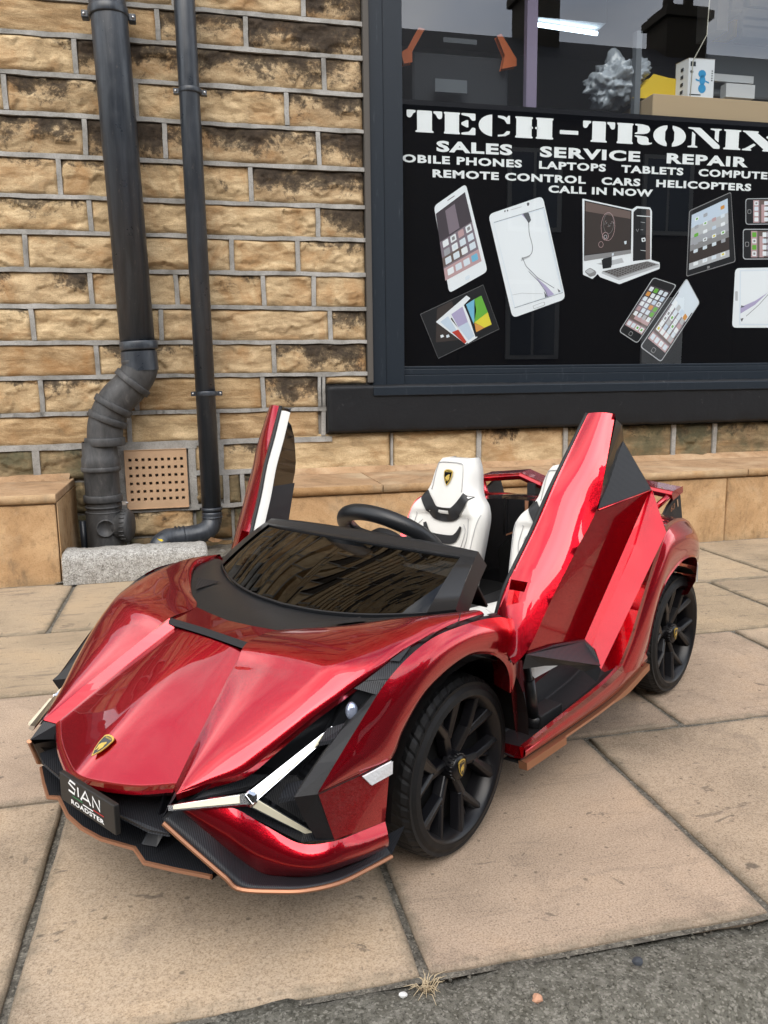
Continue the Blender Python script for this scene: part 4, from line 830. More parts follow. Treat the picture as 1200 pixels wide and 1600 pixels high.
fpoly(arc(.52, .62, .15, .10, 0, 360, 14)[:-1], 0); fpoly(arc(.54, .46, .12, .13, 0, 360, 14)[:-1], 0); fpoly(arc(.54, .25, .15, .12, 0, 360, 14)[:-1], 0); fpoly([(.28, .50), (.42, .46), (.42, .42), (.28, .45)], 0); fpoly([(.66, .46), (.80, .42), (.80, .38), (.66, .42)], 0)
fpoly([(.06, .80), (.26, .80), (.26, .92), (.06, .92)], 1); fpoly(arc(.12, .66, .06, .04, 0, 360, 10)[:-1], 1); fpoly([(.06, .07), (.5, .07), (.5, .10), (.06, .10)], 1)
for k in range(5): fpoly([(.88, .45 + .06 * k), (.93, .45 + .06 * k), (.93, .48 + .06 * k), (.88, .48 + .06 * k)], 1)
PB('printed_front', m, ['s_fig', 's_dark'], tbx, OT)
m = MB()
for k in range(4): c = Vector((xl - .0065, 3.165, zc + h_ * (.2 + .19 * k))); m.box(tuple(c + Vector((-.002, -.008, -.006))), tuple(c + Vector((.0008, .008, .006))))
PB('side_print', m, 's_dark', tbx, OT)
m = MB(); m.tube([(wx0 - .004, 3.115, zc - .05), (wx0 + .004, 3.115, zc + h_ * .9), (wx0 + .06, 3.115, 1.95), (wx0 + .075, 3.115, 2.4)], .0022, 6); o = m.build('string', 's_string'); tag(o, 'thin pale string hanging down in front of the white toy box', 'string')
# padded envelope and bubble wrap
e1 = (1.8126,1.7440); e2 = (2.0070,1.7557); e3 = (2.0046,1.7996); e4 = (1.8872,1.8140)
m = MB(); m.prism([(e1[0], 3.2, e1[1] - .01), (e2[0] + .05, 3.2, e2[1] - .01), (e2[0] + .05, 3.2, e3[1]), (e3[0] - .05, 3.2, e3[1] + .004), (e4[0], 3.2, e4[1])], (0, .12, .02)); o = m.build('padded_envelope', 's_yel', bevel=.008); tag(o, 'yellow padded envelope lying left of the white toy box', 'envelope')
M['bubble'] = plain('clear_crumpled_plastic', (.36, .39, .42), .15, spec=.8, bump=1.0, bscale=60)
m = MB(); bm = bmesh.new(); bmesh.ops.create_icosphere(bm, subdivisions=5, radius=1); cB = (1.7770,1.8292)
for v in bm.verts: v.co *= 1 + .40 * noise.fractal(v.co * 2.2 + Vector((3, 1, 4)), 1, 2, 5) - .22 * abs(noise.noise(v.co * 6)) - .12 * abs(noise.noise(v.co * 13))
m.add([(cB[0] + v.co.x * .125, 3.30 + v.co.y * .1, cB[1] - .015 + v.co.z * .10 + .02 * v.co.x) for v in bm.verts], [[v.index for v in f.verts] for f in bm.faces], 0, True); bm.free()
o = m.build('bubble_wrap', 'bubble'); tag(o, 'crumpled clear bubble wrap heap left of the yellow envelope', 'bubble wrap')
for (pa, pb, dx, mat, lb, yy) in (((1.2809,2.0313), (1.3162,1.6689), .043, 's_purple', 'purple-grey upright post inside the window at left', 3.16), ((1.7807,1.9553), (1.7982,1.6785), .024, 's_grey', 'thin grey upright post in front of the bubble wrap', 3.19)):
    e_ = empty('upright_post', (pa[0] + dx / 2, yy, 1.5), label=lb, category='post'); m = MB(); m.box((pb[0], yy, 1.531), (pb[0] + dx, yy + .03, 2.5 if dx > .03 else pa[1] + .02)); PB('post', m, mat, e_, (pa[0] + dx / 2, yy, 1.5))
# black device with orange arms
pe_ = empty('printer', (1.0, 3.45, 1.53), label='black desktop machine with two orange side arms behind the glass', category='machine'); OQ = (1.0, 3.45, 1.53)
p0, p1 = (0.8848,1.7333), (1.3236,1.9513)
m = MB(); m.box((p0[0] + .02, 3.34, 1.532), (p1[0] - .01, 3.7, p1[1] - .06)); m.box((p0[0] + .06, 3.30, 1.532), (p1[0] - .07, 3.34, 1.60)); PB('body', m, 's_dark', pe_, OQ, bevel=.012)
m = MB()
for q in ((((0.9250,1.9587)), ((0.9431,1.9555)), ((0.8935,1.8735)), ((0.8933,1.8365)), ((0.8648,1.8299)), ((0.8548,1.8662)), ((0.8807,1.8818))), (((1.2501,1.9553)), ((1.2636,1.9610)), ((1.3275,1.8756)), ((1.3279,1.8518)), ((1.2733,1.8386)), ((1.2836,1.8868)))): m.prism([(x, 3.30, z) for x, z in q], (0, .03, 0))
PB('orange_arm', m, 's_orange', pe_, OQ, bevel=.003)
m = MB(); 
for q in ((692, 57, 746, 67), (720, 68, 768, 86)): pass
a1, a2 = (1.0332,1.9457), (1.1723,1.9276); m.box((a1[0], 3.329, a2[1]), (a2[0], 3.338, a1[1])); a1, a2 = (0.9866,1.7787), (1.1193,1.7303); m.box((a1[0], 3.292, a2[1]), (a2[0], 3.30, a1[1])); PB('control_panel', m, 's_grey', pe_, OQ)
# stacked papers and packs at the right
sv = [(1118, 30, 1142, -40, 's_paper'), (1143, 14, 1165, -30, 's_paper'), (1170, 8, 1215, -14, 's_paper'), (1158, 30, 1240, 18, 's_paper'), (1158, 42, 1240, 31, 's_paper'), (1158, 56, 1240, 43, 's_paper'), (1146, 57, 1153, 30, 's_yel')]
C7 = {0: ((2.3666,2.1368), (2.4228,2.3696)), 1: ((2.4389,2.2270), (2.4958,2.3500)), 2: ((2.5291,2.2528), (2.6668,2.3225)), 3: ((2.4939,2.1917), (2.7576,2.2419)), 4: ((2.4963,2.1573), (2.7605,2.2071)), 5: ((2.4989,2.1201), (2.7635,2.1723)), 6: ((2.4530,2.1167), (2.4710,2.1899))}
LB = ['tall white packet hanging at the upper right of the window', 'short white packet beside the tall white packet', 'white envelope stack at the upper right corner', 'topmost white carton of the pile at right', 'middle white carton of the pile at right', 'lowest white carton of the pile at right', 'thin yellow pack standing left of the white cartons']
for k in range(7):
    a, b = C7[k]; thing_box('white_carton' if k < 6 else 'yellow_pack', (a[0], 3.5, a[1]), (b[0], 3.66, b[1]), sv[k][4], LB[k], 'packet' if k in (0, 1) else 'envelopes' if k == 2 else 'carton' if k < 6 else 'pack', .002)
m = MB(); a, b = (2.2893,2.0670), (2.7574,1.8592); m.box((a[0], 3.44, b[1] - .02), (b[0], 3.47, a[1])); e_ = empty('plastic_tub', (a[0] + .1, 3.45, b[1]), label='grey plastic tub behind the white toy box at right', category='tub'); PB('tub_side', m, 's_grey', e_, (a[0] + .1, 3.45, b[1]), bevel=.01)
m = MB(); a, b = (2.3332,1.8126), (2.4769,1.8685); m.box((a[0], 3.36, a[1]), (b[0], 3.40, b[1])); m.box((a[0] - .04, 3.40, b[1] + .02), (b[0] + .02, 3.415, b[1] + .05)); o = m.build('paper_stack', 's_paper'); tag(o, 'white paper slips lying in the grey tub', 'papers')
# ================================================================== TERRACE ACROSS THE ROAD (seen mirrored in glass and paint)
pm('t_stone', (.045, .038, .030), .9); pm('t_roof', (.045, .046, .052), .7); pm('t_glass', (.05, .06, .07), .1); pm('t_door', (.05, .07, .05), .4); pm('t_white', (.20, .20, .19), .5)
DC = [('green', (.04, .10, .05)), ('dark red', (.16, .02, .02)), ('navy', (.02, .03, .10)), ('white', (.6, .6, .58)), ('black', (.012, .012, .012)), ('yellow', (.5, .35, .05))]
def terrace(x0, wd, k):
    e_ = empty('terraced_house', (x0 + wd / 2, -9, 0), label='dark stone terraced house with a %s door across the road' % DC[k][0], category='house', group='terraced houses across the road'); O = (x0 + wd / 2, -9, 0)
    m = MB(); m.box((x0, -16.7, 0), (x0 + wd - .01, -9, 5.35)); PB('wall', m, 't_stone', e_, O)
    m = MB(); m.prism([(x0 - .005, -8.7, 5.35), (x0 - .005, -12.85, 8.25), (x0 - .005, -17, 5.35)], (wd, 0, 0)); PB('roof', m, 't_roof', e_, O)
    for (u, zz) in ((.25, .9), (.25, 3.3), (.72, 3.3)):
        m = MB(); m.box((x0 + wd * u - .55, -9.02, zz), (x0 + wd * u + .55, -8.94, zz + 1.5)); f = PB('window', m, 't_white', e_, O); m = MB()
        for s_ in (0, 1): m.box((x0 + wd * u - .47 + s_ * .49, -8.95, zz + .08), (x0 + wd * u - .04 + s_ * .49, -8.93, zz + 1.42))
        g = m.build('pane', 't_glass'); g.parent = f
    m = MB(); m.box((x0 + wd * .72 - .45, -9.02, .06), (x0 + wd * .72 + .45, -8.93, 2.1)); PB('door', m, pm('t_door%d' % k, DC[k][1], .4), e_, O)
    return e_, O
for k in range(6): terrace(-13 + 6.0 * k, 6.0, k)
for k, (a, b, zt) in enumerate(((.406, .448, 9.35), (.591, .647, 9.1), (-.2, -.15, 9.2), (-.55, -.49, 9.1), (1.1, 1.16, 9.2))):
    x0, x1 = a * 19, b * 19; e_ = empty('chimney_stack', ((x0 + x1) / 2, -12.85, 8), label='dark stone chimney stack on the ridge of the terrace', category='chimney', group='chimneys across the road'); O = ((x0 + x1) / 2, -12.85, 8)
    m = MB(); m.box((x0, -13.3, 7.2), (x1, -12.4, zt)); m.box((x0 - .1, -13.4, zt - .28), (x1 + .1, -12.3, zt - .1)); PB('stack', m, 't_stone', e_, O); m = MB()
    for s_ in (.25, .75): m.lathe([(.12, 0), (.14, .05), (.11, .4), (.09, .4)], (x0 + (x1 - x0) * s_, -12.85, zt), (0, 0, 1), 12)
    PB('chimney_pot', m, 't_stone', e_, O)

# ---- neighbours past the end of the stone wall (seen only mirrored in the bonnet)
e_ = empty('garden_wall', (-6, 5.2, 0), label='low dark stone garden wall past the end of the shop', category='wall'); m = MB(); m.box((-14, 5.1, -.05), (-1.9, 5.35, 1.25)); PB('wall_body', m, 't_stone', e_, (-6, 5.2, 0)); m = MB(); m.box((-14, 5.06, 1.25), (-1.9, 5.39, 1.32)); PB('coping', m, 't_roof', e_, (-6, 5.2, 0), bevel=.01)
e_ = empty('gabled_house', (-11, 12, 0), label='dark gabled stone house beyond the low garden wall', category='house'); O = (-11, 12, 0)
m = MB(); m.prism([(-14, 9, 0), (-8, 9, 0), (-8, 9, 4.6), (-11, 9, 6.9), (-14, 9, 4.6)], (0, 8, 0)); PB('wall', m, 't_stone', e_, O); m = MB(); m.prism([(-14.3, 8.8, 4.5), (-11, 8.8, 7.05), (-7.7, 8.8, 4.5), (-7.7, 8.8, 4.65), (-11, 8.8, 7.2), (-14.3, 8.8, 4.65)], (0, 8.4, 0)); PB('roof', m, 't_roof', e_, O)
m = MB(); m.box((-9.9, 10.5, 5.6), (-9.2, 11.2, 7.9)); PB('chimney', m, 't_stone', e_, O)
for wx in (-12.8, -10.2):
    m = MB(); m.box((wx, 8.96, 2.9), (wx + 1.1, 9.02, 4.2)); f = PB('window', m, 't_white', e_, O); m = MB(); m.box((wx + .08, 8.94, 2.98), (wx + 1.02, 8.97, 4.12)); g = m.build('pane', 't_glass'); g.parent = f

# ================================================================== RIDE-ON CAR
CX, CY, CH = 0.467, 1.348, math.radians(-144.24)
car = empty('toy_car', (CX, CY, 0), CH, label='red metallic ride-on toy sports car with both scissor doors raised', category='toy car')
# ---- bonnet -----------------------------------------------------
h = MB()
I0, I1 = Vector((.718, .127, .202)), Vector((.575, .070, .303))
def Ipt(t): p = I0.lerp(I1, t); p.z += .002 * math.sin(math.pi * t); return p
O0, O1 = Vector((.7255, .1425, .2045)), Vector((.575, .080, .3065))
def Opt(t): p = O0.lerp(O1, t); p.z += .008 * math.sin(math.pi * min(1, t * 1.0) * .5); return p
rows = []
for k in range(9):
    t = k / 8; c = Vector((.764, 0, .188)).lerp(Vector((.578, 0, .3065)), t); c.z += .003 * math.sin(math.pi * t)
    i = Ipt(t); a = Vector((.757, .032, .1885)).lerp(Vector((.5775, .03, .306)), t); a.z += .003 * math.sin(math.pi * t); b = Vector((.739, .084, .193)).lerp(Vector((.5765, .055, .3048)), t); b.z += .003 * math.sin(math.pi * t)
    rows.append([(i.x, -i.y, i.z), (b.x, -b.y, b.z), (a.x, -a.y, a.z), tuple(c), tuple(a), tuple(b), tuple(i)])
h.grid(patch(rows, 37, 25))
# front edge return of the centre panel
fr = spl(rows[0], 37); h.grid([fr, [Vector((p.x + .001, p.y, p.z - .004)) for p in fr], [Vector((p.x - .012, p.y, p.z - .012)) for p in fr]], 0, False)
hs = MB()   # one side, mirrored
hs.grid([[Ipt(k / 12) for k in range(13)], [Opt(k / 12) for k in range(13)]], 0, False)
st = [[Opt(0), (.7258, .1428, .2049), (.726, .143, .204)],
      [Opt(.17), (.703, .151, .2215), (.699, .167, .215)],
      [Opt(.34), (.682, .163, .2365), (.672, .192, .225)],
      [Opt(.5), (.657, .180, .2535), (.645, .208, .246)],
      [Opt(.68), (.619, .200, .281), (.608, .228, .274)],
      [Opt(.84), (.590, .213, .302), (.575, .244, .294)],
      [Opt(1), (.560, .222, .320), (.541, .256, .312)],
      [(.530, .083, .3195), (.505, .232, .335), (.498, .261, .3255)],
      [(.503, .130, .3245), (.466, .240, .3415), (.452, .2645, .332)],
      [(.468, .180, .331), (.430, .246, .3445), (.420, .266, .335)],
      [(.420, .232, .3345), (.392, .254, .3415), (.384, .267, .335)],
      [(.372, .252, .333), (.352, .259, .337), (.346, .266, .332)]]
A = [spl([s[0] for s in st], 60), None, spl([s[1] for s in st], 60), spl([s[2] for s in st], 60)]
inn, mid, out = A[0], A[2], A[3]
g1 = []
for k in range(13):
    u = k / 12; g1.append([a.lerp(b, u) + Vector((0, 0, .005 * math.sin(math.pi * u) * min(1, i / 20) * (1 - .45 * i / 59))) for i, (a, b) in enumerate(zip(inn, mid))])
hs.grid(g1); hs.grid([[a.lerp(b, u) + Vector((0, .001, .0015)) * math.sin(math.pi * u) for a, b in zip(mid, out)] for u in (0, .33, .66, 1)])
hs.grid([out, [p + Vector((-.002, -.002, -.008)) for p in out]], 0, False)
# tip lower edge
hs.quad(Ipt(0), (.7255, .1425, .2045), (.717, .140, .195), (.711, .125, .192))
# rear centre between notch and scuttle
bk = spl([(.5405, 0, .3185), (.536, .045, .3190), (.530, .083, .3195)], 10); ft = spl([(.576, 0, .3142), (.5755, .04, .3138), (.575, .080, .3128)], 10)
hs.grid([[a.lerp(b, u) for a, b in zip(ft, bk)] for u in (0, .33, .66, 1)])
hood = h.build('bonnet', 'paint', car, solid=0)
for o in hs.build('bonnet_side', 'paint', car, mirror=True): pass
nb = MB(); tl = spl([(.5765, -.079, .3128), (.577, 0, .3142), (.5765, .079, .3128)], 13); lo = [p + Vector((.002, 0, -.0052)) for p in tl]; t2 = [p + Vector((-.0035, 0, .0016)) for p in tl]
nb.grid([t2, tl, lo], 0, False); nb.build('bonnet_vent', 'matt', car)
# ---- scuttle panel under the screen ----------------------------------------
D = [(.5405, 0, .3185), (.530, .083, .3195), (.503, .130, .3245), (.468, .180, .331), (.420, .232, .3345), (.385, .252, .334)]
GB = [(.446, 0, .317), (.440, .065, .318), (.428, .120, .321), (.411, .165, .325), (.390, .205, .330), (.364, .236, .334)]
d = spl(D, 30); g_ = spl(GB, 30)
m = MB(); m.grid([[a.lerp(b, u) + Vector((0, 0, -.002 + .004 * math.sin(math.pi * u))) for a, b in zip(d, g_)] for u in (0, .25, .5, .75, 1)]); m.build('scuttle', 'black', car, mirror=True)
m = MB(); m.poly([(.492, .135, .3275), (.462, .172, .3325), (.442, .142, .3275)]); m.build('scuttle_vent', 'carbon', car, mirror=True)
# ---- windscreen --------------------------------------------------------------
TP = [(.300, 0, .397), (.299, .075, .3965), (.296, .13, .395), (.292, .165, .393), (.287, .192, .391), (.282, .212, .389)]
gb = spl(GB, 40); tp = spl(TP, 40)
def wsp(i, v, off=0):
    a, b = gb[i], tp[i]; p = a.lerp(b, v); p += Vector((.35, 0, .94)) * (.003 * math.sin(math.pi * v) + off); return p
def full(i_, v, off=0): # i_ from -39..39
    p = wsp(abs(i_), v, off); return Vector((p.x, p.y * (1 if i_ >= 0 else -1), p.z))
IW = 33
ws = MB(); ws.grid([[full(i, .008 + .885 * v / 10) for i in range(-IW, IW + 1)] for v in range(11)])
screen = ws.build('windscreen', 'tint', car)
fr = MB()
def band(v0, v1, i0, i1, o=.0025):
    fr.grid([[full(i, v0 + (v1 - v0) * k / 4, o) for i in range(i0, i1 + 1)] for k in range(5)])
    fr.grid([[full(i, v0, o) for i in range(i0, i1 + 1)], [full(i, v0, -.008) for i in range(i0, i1 + 1)]], 0, False); fr.grid([[full(i, v1, o) for i in range(i0, i1 + 1)], [full(i, v1, -.010) for i in range(i0, i1 + 1)]], 0, False)
band(.885, 1.04, -39, 39); band(0, .016, -39, 39)
for a, b in ((IW - 1, 39), (-39, -IW + 1)): band(.0, .9, a, b, .0028)
for i in (39, -39): fr.grid([[full(i, v / 10 * 1.04, .0025) for v in range(11)], [full(i, v / 10 * 1.04, -.022) + Vector((-.012, 0, 0)) for v in range(11)]], 0, False)
f = fr.build('screen_frame', 'black', None); f.parent = screen
# ---- front wings -----------------------------------------------------------
T_ = [(.640, .265, .213), (.612, .2665, .239), (.584, .268, .264), (.533, .271, .306), (.472, .2755, .3315), (.404, .277, .334), (.350, .276, .329), (.308, .274, .319), (.284, .268, .302), (.270, .262, .285)]
B_ = [(.640, .265, .213), (.587, .2705, .2138), (.541, .2765, .2142), (.521, .2805, .246), (.480, .283, .280), (.410, .284, .2985), (.355, .283, .2885), (.315, .279, .2665), (.287, .271, .238), (.270, .262, .205)]
t = spl(T_, 60); b = spl(B_, 60); w1 = MB()
w1.grid([[p.lerp(q, u) + Vector((0, 1, .35)) * .007 * math.sin(math.pi * u) * min(1, (p - q).length / .05) for p, q in zip(t, b)] for u in [k / 10 for k in range(11)]])
arch = b[14:]
w1.grid([arch, [p + Vector((0, -.004, -.004)) for p in arch], [p + Vector((0, -.03, .002)) for p in arch]], 0, False)
lowf = [(.640, .265, .2125), (.587, .2705, .2133), (.541, .2765, .2137)]; lowb = [(.615, .262, .147), (.578, .265, .142), (.541, .268, .138)]
a1, a2 = spl(lowf, 12), spl(lowb, 12); w1.grid([[p.lerp(q, u) for p, q in zip(a1, a2)] for u in (0, .25, .5, .75, 1)])
w1.grid([[a1[-1], a2[-1], Vector((.537, .268, .104))], [a1[-1] + Vector((0, -.035, 0)), a2[-1] + Vector((0, -.035, 0)), Vector((.537, .233, .104))]], 0, False)
w1.grid([[Vector(p) for p in ((.270, .262, .285), (.270, .262, .205))], [Vector(p) for p in ((.25, .24, .285), (.25, .24, .205))]], 0, False)
for o in w1.build('front_wing', 'paint', car, mirror=True): pass
m = MB(); m.quad((.6405, .2662, .2128), (.5405, .2778, .2140), (.5405, .2776, .2124), (.6405, .2660, .2112)); m.build('wing_seam', 'matt', car, mirror=True)
m = MB(); m.prism([(.581, .2728, .2095), (.5415, .2780, .2128), (.5405, .2765, .1985), (.570, .2735, .1965)], (0, .0022, 0)); m.build('side_reflector', 'reflector', car, mirror=True, bevel=.0008)
# carbon strip between bonnet and wing
cs_o = spl([(.566, .248, .300), (.556, .2515, .3045), (.541, .256, .312), (.498, .261, .3255), (.442, .2645, .333), (.396, .2665, .336), (.346, .266, .332), (.31, .264, .325)], 40)
cs_t = spl([(.549, .2695, .292), (.541, .270, .298), (.531, .271, .307), (.490, .274, .327), (.440, .2765, .3345), (.390, .277, .3335), (.340, .2755, .327), (.305, .2735, .318)], 40)
m = MB(); m.grid([[p.lerp(q, u) + Vector((0, 0, -.003)) for p, q in zip(cs_o, cs_t)] for u in (0, .33, .66, 1)])
for o in m.build('carbon_strip', 'carbon', car, mirror=True): pass
m = MB()
for k in range(5):
    i = 14 + k * 5; p, q = cs_o[i], cs_t[i]; p2, q2 = cs_o[i + 3], cs_t[i + 3]; m.poly([p.lerp(q, .08) + Vector((0, 0, -.0005)), q.lerp(p, .25) + Vector((0, 0, .0)), q2.lerp(p2, .55) + Vector((0, 0, .0025)), p2.lerp(q2, .08) + Vector((0, 0, .0005))])
m.build('strip_louvre', 'black', car, mirror=True)
# ---- lower front bumper, lip, splitter ---------------------------------------
bu = spl([(.728, .152, .192), (.692, .185, .191), (.667, .210, .169), (.643, .240, .148), (.615, .262, .1465), (.578, .265, .1415), (.541, .268, .1375)], 40)
bl = spl([(.722, .150, .184), (.694, .182, .143), (.670, .205, .114), (.648, .230, .1085), (.624, .250, .107), (.580, .262, .1055), (.537, .268, .104)], 40)
m = MB(); m.grid([[p.lerp(q, u) + Vector((.6, .8, .15)).normalized() * .011 * math.sin(math.pi * u) * min(1, i / 8) for i, (p, q) in enumerate(zip(bu, bl))] for u in [k / 8 for k in range(9)]]); m.build('lower_bumper', 'paint', car, mirror=True)
lo_ = spl([(.744, .145, .184), (.728, .172, .157), (.712, .200, .131), (.703, .212, .118), (.675, .238, .112), (.652, .256, .109), (.618, .270, .106), (.578, .272, .1015), (.536, .272, .097)], 40)
m = MB(); bl2 = spl([(.725, .143, .188), (.706, .166, .164), (.694, .182, .143), (.670, .205, .114), (.656, .222, .1095), (.640, .238, .107), (.614, .254, .106), (.578, .262, .104), (.537, .266, .103)], 40)
m.grid([[p.lerp(q, u) for p, q in zip(bl2, lo_)] for u in (0, .33, .66, 1)]); m.grid([lo_, [p + Vector((-.003, -.003, -.006)) for p in lo_], [p + Vector((-.06, -.03, -.004)) for p in lo_]], 0, False)
lips = m.build('front_lip', 'carbon', car, mirror=True)
m = MB(); m.tube([p + Vector((.001, .001, -.002)) for p in lo_], .0031, 6, cap=True, smooth=False, sq=.8); m.build('lip_trim', 'copper', car, mirror=True)
spo = [(.757, 0, .128), (.754, .037, .128), (.7475, .060, .1285), (.741, .083, .129), (.744, .106, .123), (.731, .143, .124), (.715, .183, .125)]
so1 = [Vector(p) for p in spo]; full_s = [Vector((p.x, -p.y, p.z)) for p in reversed(so1[1:])] + so1
m = MB(); inn_ = [Vector((min(p.x, .66), p.y * .92, p.z + .001)) for p in full_s]; m.grid([full_s, inn_], 0, False); m.grid([[p + Vector((0, 0, -.006)) for p in full_s], [p + Vector((0, 0, -.006)) for p in inn_]], 0, False); m.build('front_splitter', 'carbon', car)
m = MB(); m.tube([p + Vector((.001, 0, -.0025)) for p in full_s], .0028, 6, smooth=False); m.build('splitter_trim', 'copper', car)
# grille cavity: side cheeks, back, vane, struts
m = MB()
for s in (1, -1):
    m.poly([(.744, .144 * s, .186), (.716, .140 * s, .196), (.66, .13 * s, .196), (.66, .15 * s, .128), (.70, .165 * s, .128)])
m.quad((.66, -.16, .12), (.66, .16, .12), (.66, .14, .22), (.66, -.14, .22)); m.build('grille_cavity', 'matt', car)
m = MB(); m.prism([(.742, -.115, .158), (.748, -.05, .158), (.748, .05, .158), (.742, .115, .158), (.735, .14, .160), (.66, .14, .160), (.66, -.14, .160), (.735, -.14, .160)], (0, 0, .004)); m.build('grille_vane', 'carbon', car, bevel=.001)
m = MB()
for s in (1, -1):
    m.prism([(.735, .085 * s, .13), (.728, .10 * s, .13), (.70, .10 * s, .16), (.71, .085 * s, .16)], (0, .003, 0)); m.prism([(.722, .10 * s, .163), (.715, .10 * s, .163), (.710, .10 * s, .184), (.714, .10 * s, .184)], (0, .002, 0))
m.build('grille_strut', 'rim', car)
m = MB()
for s in (1, -1): m.grid([[(.745, .143 * s, .185), (.726, .143 * s, .203)], [(.722, .128 * s, .182), (.716, .128 * s, .2)], [(.70, .13 * s, .155), (.70, .128 * s, .19)]], 0, False)
m.build('grille_cheek', 'carbon', car)
# number plate
pl = MB(); pl.box((.7605, -.0265, .1560), (.7670, .0905, .1900)); plate = pl.build('number_plate', 'plate', car, bevel=.0012)
def plate_text(txt, y0, y1, z0, z1, mat, polys=None, bold=.02):
    m = MB()
    if polys:
        for P in polys: m.poly([(.7674, y0 + (y1 - y0) * u + .0325, z0 + (z1 - z0) * v) for u, v in P])
    else:
        V, F = text_mesh(txt, bold); m.add([(.7674, y0 + (y1 - y0) * u + .0325, z0 + (z1 - z0) * v) for u, v in V], F)
    o = m.build('plate_lettering', mat, None); o.parent = plate
def stk(pts, wd):
    l, r = strip2(pts, wd); return [[l[i], r[i], r[i + 1], l[i + 1]] for i in range(len(l) - 1)]
XS = 4.7; K_ = lambda pts, wd: [[(x / XS, y) for x, y in q] for q in stk([(x * XS, y) for x, y in pts], wd)]
sian = K_([(.22, .90), (.07, .97), (.01, .74), (.20, .46), (.17, .12), (.0, .17)], .16) + K_([(.29, .80), (.29, .10)], .17) + K_([(.36, .02), (.51, .84), (.64, .02)], .17) + K_([(.40, .26), (.60, .26)], .13) + K_([(.71, .02), (.71, .80), (.90, .06), (.90, .86)], .17)
plate_text('', -.038, .036, .1722, .1884, 'wprint', sian)
plate_text('ROADSTER', -.034, .036, .1600, .1655, 'wprint', None, .03)
plate_text('', -.030, -.008, .1695, .1708, 'greenprint', [[(0, 0), (1, 0), (1, 1), (0, 1)]]); plate_text('', -.008, .014, .1672, .1686, 'wprint', [[(0, 0), (1, 0), (1, 1), (0, 1)]]); plate_text('', .014, .036, .1690, .1702, 'redprint', [[(0, 0), (1, 0), (1, 1), (0, 1)]])
# ---- emblem shields --------------------------------------------------------
SH = [(0, 1.15), (.35, 1.12), (.62, 1.0), (.72, .85), (.66, .2), (.45, -.45), (0, -1.1), (-.45, -.45), (-.66, .2), (-.72, .85), (-.62, 1.0), (-.35, 1.12)]
BULL = [(-.36, -.02), (-.22, .22), (.02, .36), (.20, .48), (.34, .38), (.28, .20), (.36, -.05), (.24, -.30), (.12, -.52), (.06, -.34), (-.06, -.20), (-.10, -.44), (-.22, -.58), (-.24, -.28)]
def emblem(name, o, ux, uy, s, parent, depth=.0012):
    ux, uy = Vector(ux).normalized(), Vector(uy).normalized(); n = ux.cross(uy); o = Vector(o); m = MB()
    P = lambda pts, k, sc_=1.0: [o + ux * (x * s * sc_) + uy * (y * s * sc_) + n * (depth * k) for x, y in pts]
    m.prism(P(SH, 1), -n * depth, 0); m.poly(P(SH, 1.15, .86), 1); m.poly(P(BULL, 1.3), 0)
    V, F = (LT if LT else text_mesh('LAMBORGHINI', .02)); m.add([o + ux * ((u - .5) * .92 * s) + uy * ((.74 + .16 * v) * s) + n * depth * 1.3 for u, v in V], F, 0)
    e_ = m.build(name, ['gold', 'gloss'], parent, weld=False); return e_
LT = None; LT = text_mesh('LAMBORGHINI', .02)
bn = Vector((.61, 0, .79)); emblem('bonnet_emblem', Vector((.728, .003, .2145)) + bn * .0009, (0, 1, 0), (-.86, 0, .51), .0135, car)
# ---- headlights -------------------------------------------------------------
loop = [(.728, .152, .196), (.699, .167, .213), (.672, .192, .223), (.645, .208, .244), (.608, .228, .272), (.575, .244, .292), (.555, .252, .303), (.533, .271, .304), (.558, .2695, .284), (.584, .268, .262), (.612, .2665, .237), (.640, .265, .211), (.628, .2635, .180), (.615, .262, .148), (.643, .240, .150), (.667, .210, .171), (.692, .185, .192)]
loop = [Vector(p) for p in loop]; cen = sum(loop, Vector()) / len(loop); rec = Vector((-.020, -.016, -.004))
inn2 = [p.lerp(cen, .10) + rec * (.25 if i in (0, 6, 7) else 1) for i, p in enumerate(loop)]
m = MB(); m.grid([loop + [loop[0]], inn2 + [inn2[0]]], 0, False)
fc = Vector((.625, .210, .198)) + rec
for i in range(len(inn2)): m.add([inn2[i], inn2[(i + 1) % len(inn2)], fc], [(0, 1, 2)])
hl = m.build('headlight', 'carbon', car, mirror=True)
def kid(m, name, mat, **k):
    a, b = m.build(name, mat, None, mirror=True, **k); a.parent = hl[0]; b.parent = hl[1]; return a, b
def arm(m, a, b, wa, wb, n, hgt=.007, mi=0, lift=0, top=.72):
    a, b, n = Vector(a), Vector(b), Vector(n).normalized(); t = (b - a).normalized(); s = n.cross(t).normalized(); a, b = a + n * lift, b + n * lift
    P = [a + s * wa, a - s * wa, b - s * wb, b + s * wb]; q = [p + n * hgt for p in (a + s * wa * top, a - s * wa * top, b - s * wb * top, b + s * wb * top)]
    m.add(P + q, [(4, 5, 6, 7), (0, 1, 5, 4), (1, 2, 6, 5), (2, 3, 7, 6), (3, 0, 4, 7)], mi)
HN = (.80, .52, .30); Cp = (0.6763,0.2030,0.2005); UPt = (0.5749,0.2260,0.2488); LOt = (0.6166,0.2340,0.1453)
m = MB(); arm(m, Cp, (.737, .1475, .1955), .0078, .0036, (.7, .55, .45), .006); arm(m, Cp, UPt, .0085, .0042, HN, .007); arm(m, Cp, LOt, .0085, .0048, (.8, .55, .2), .007); m.lathe([(.0088, -.004), (.0088, .004), (.006, .0068), (0, .0068)], Cp, HN, 6, 0, False); kid(m, 'light_housing', 'chrome')
m = MB(); arm(m, Vector(Cp).lerp(Vector((.737, .1475, .1955)), .12), (.733, .152, .1965), .0048, .0024, (.7, .55, .45), .004, 0, .005); 
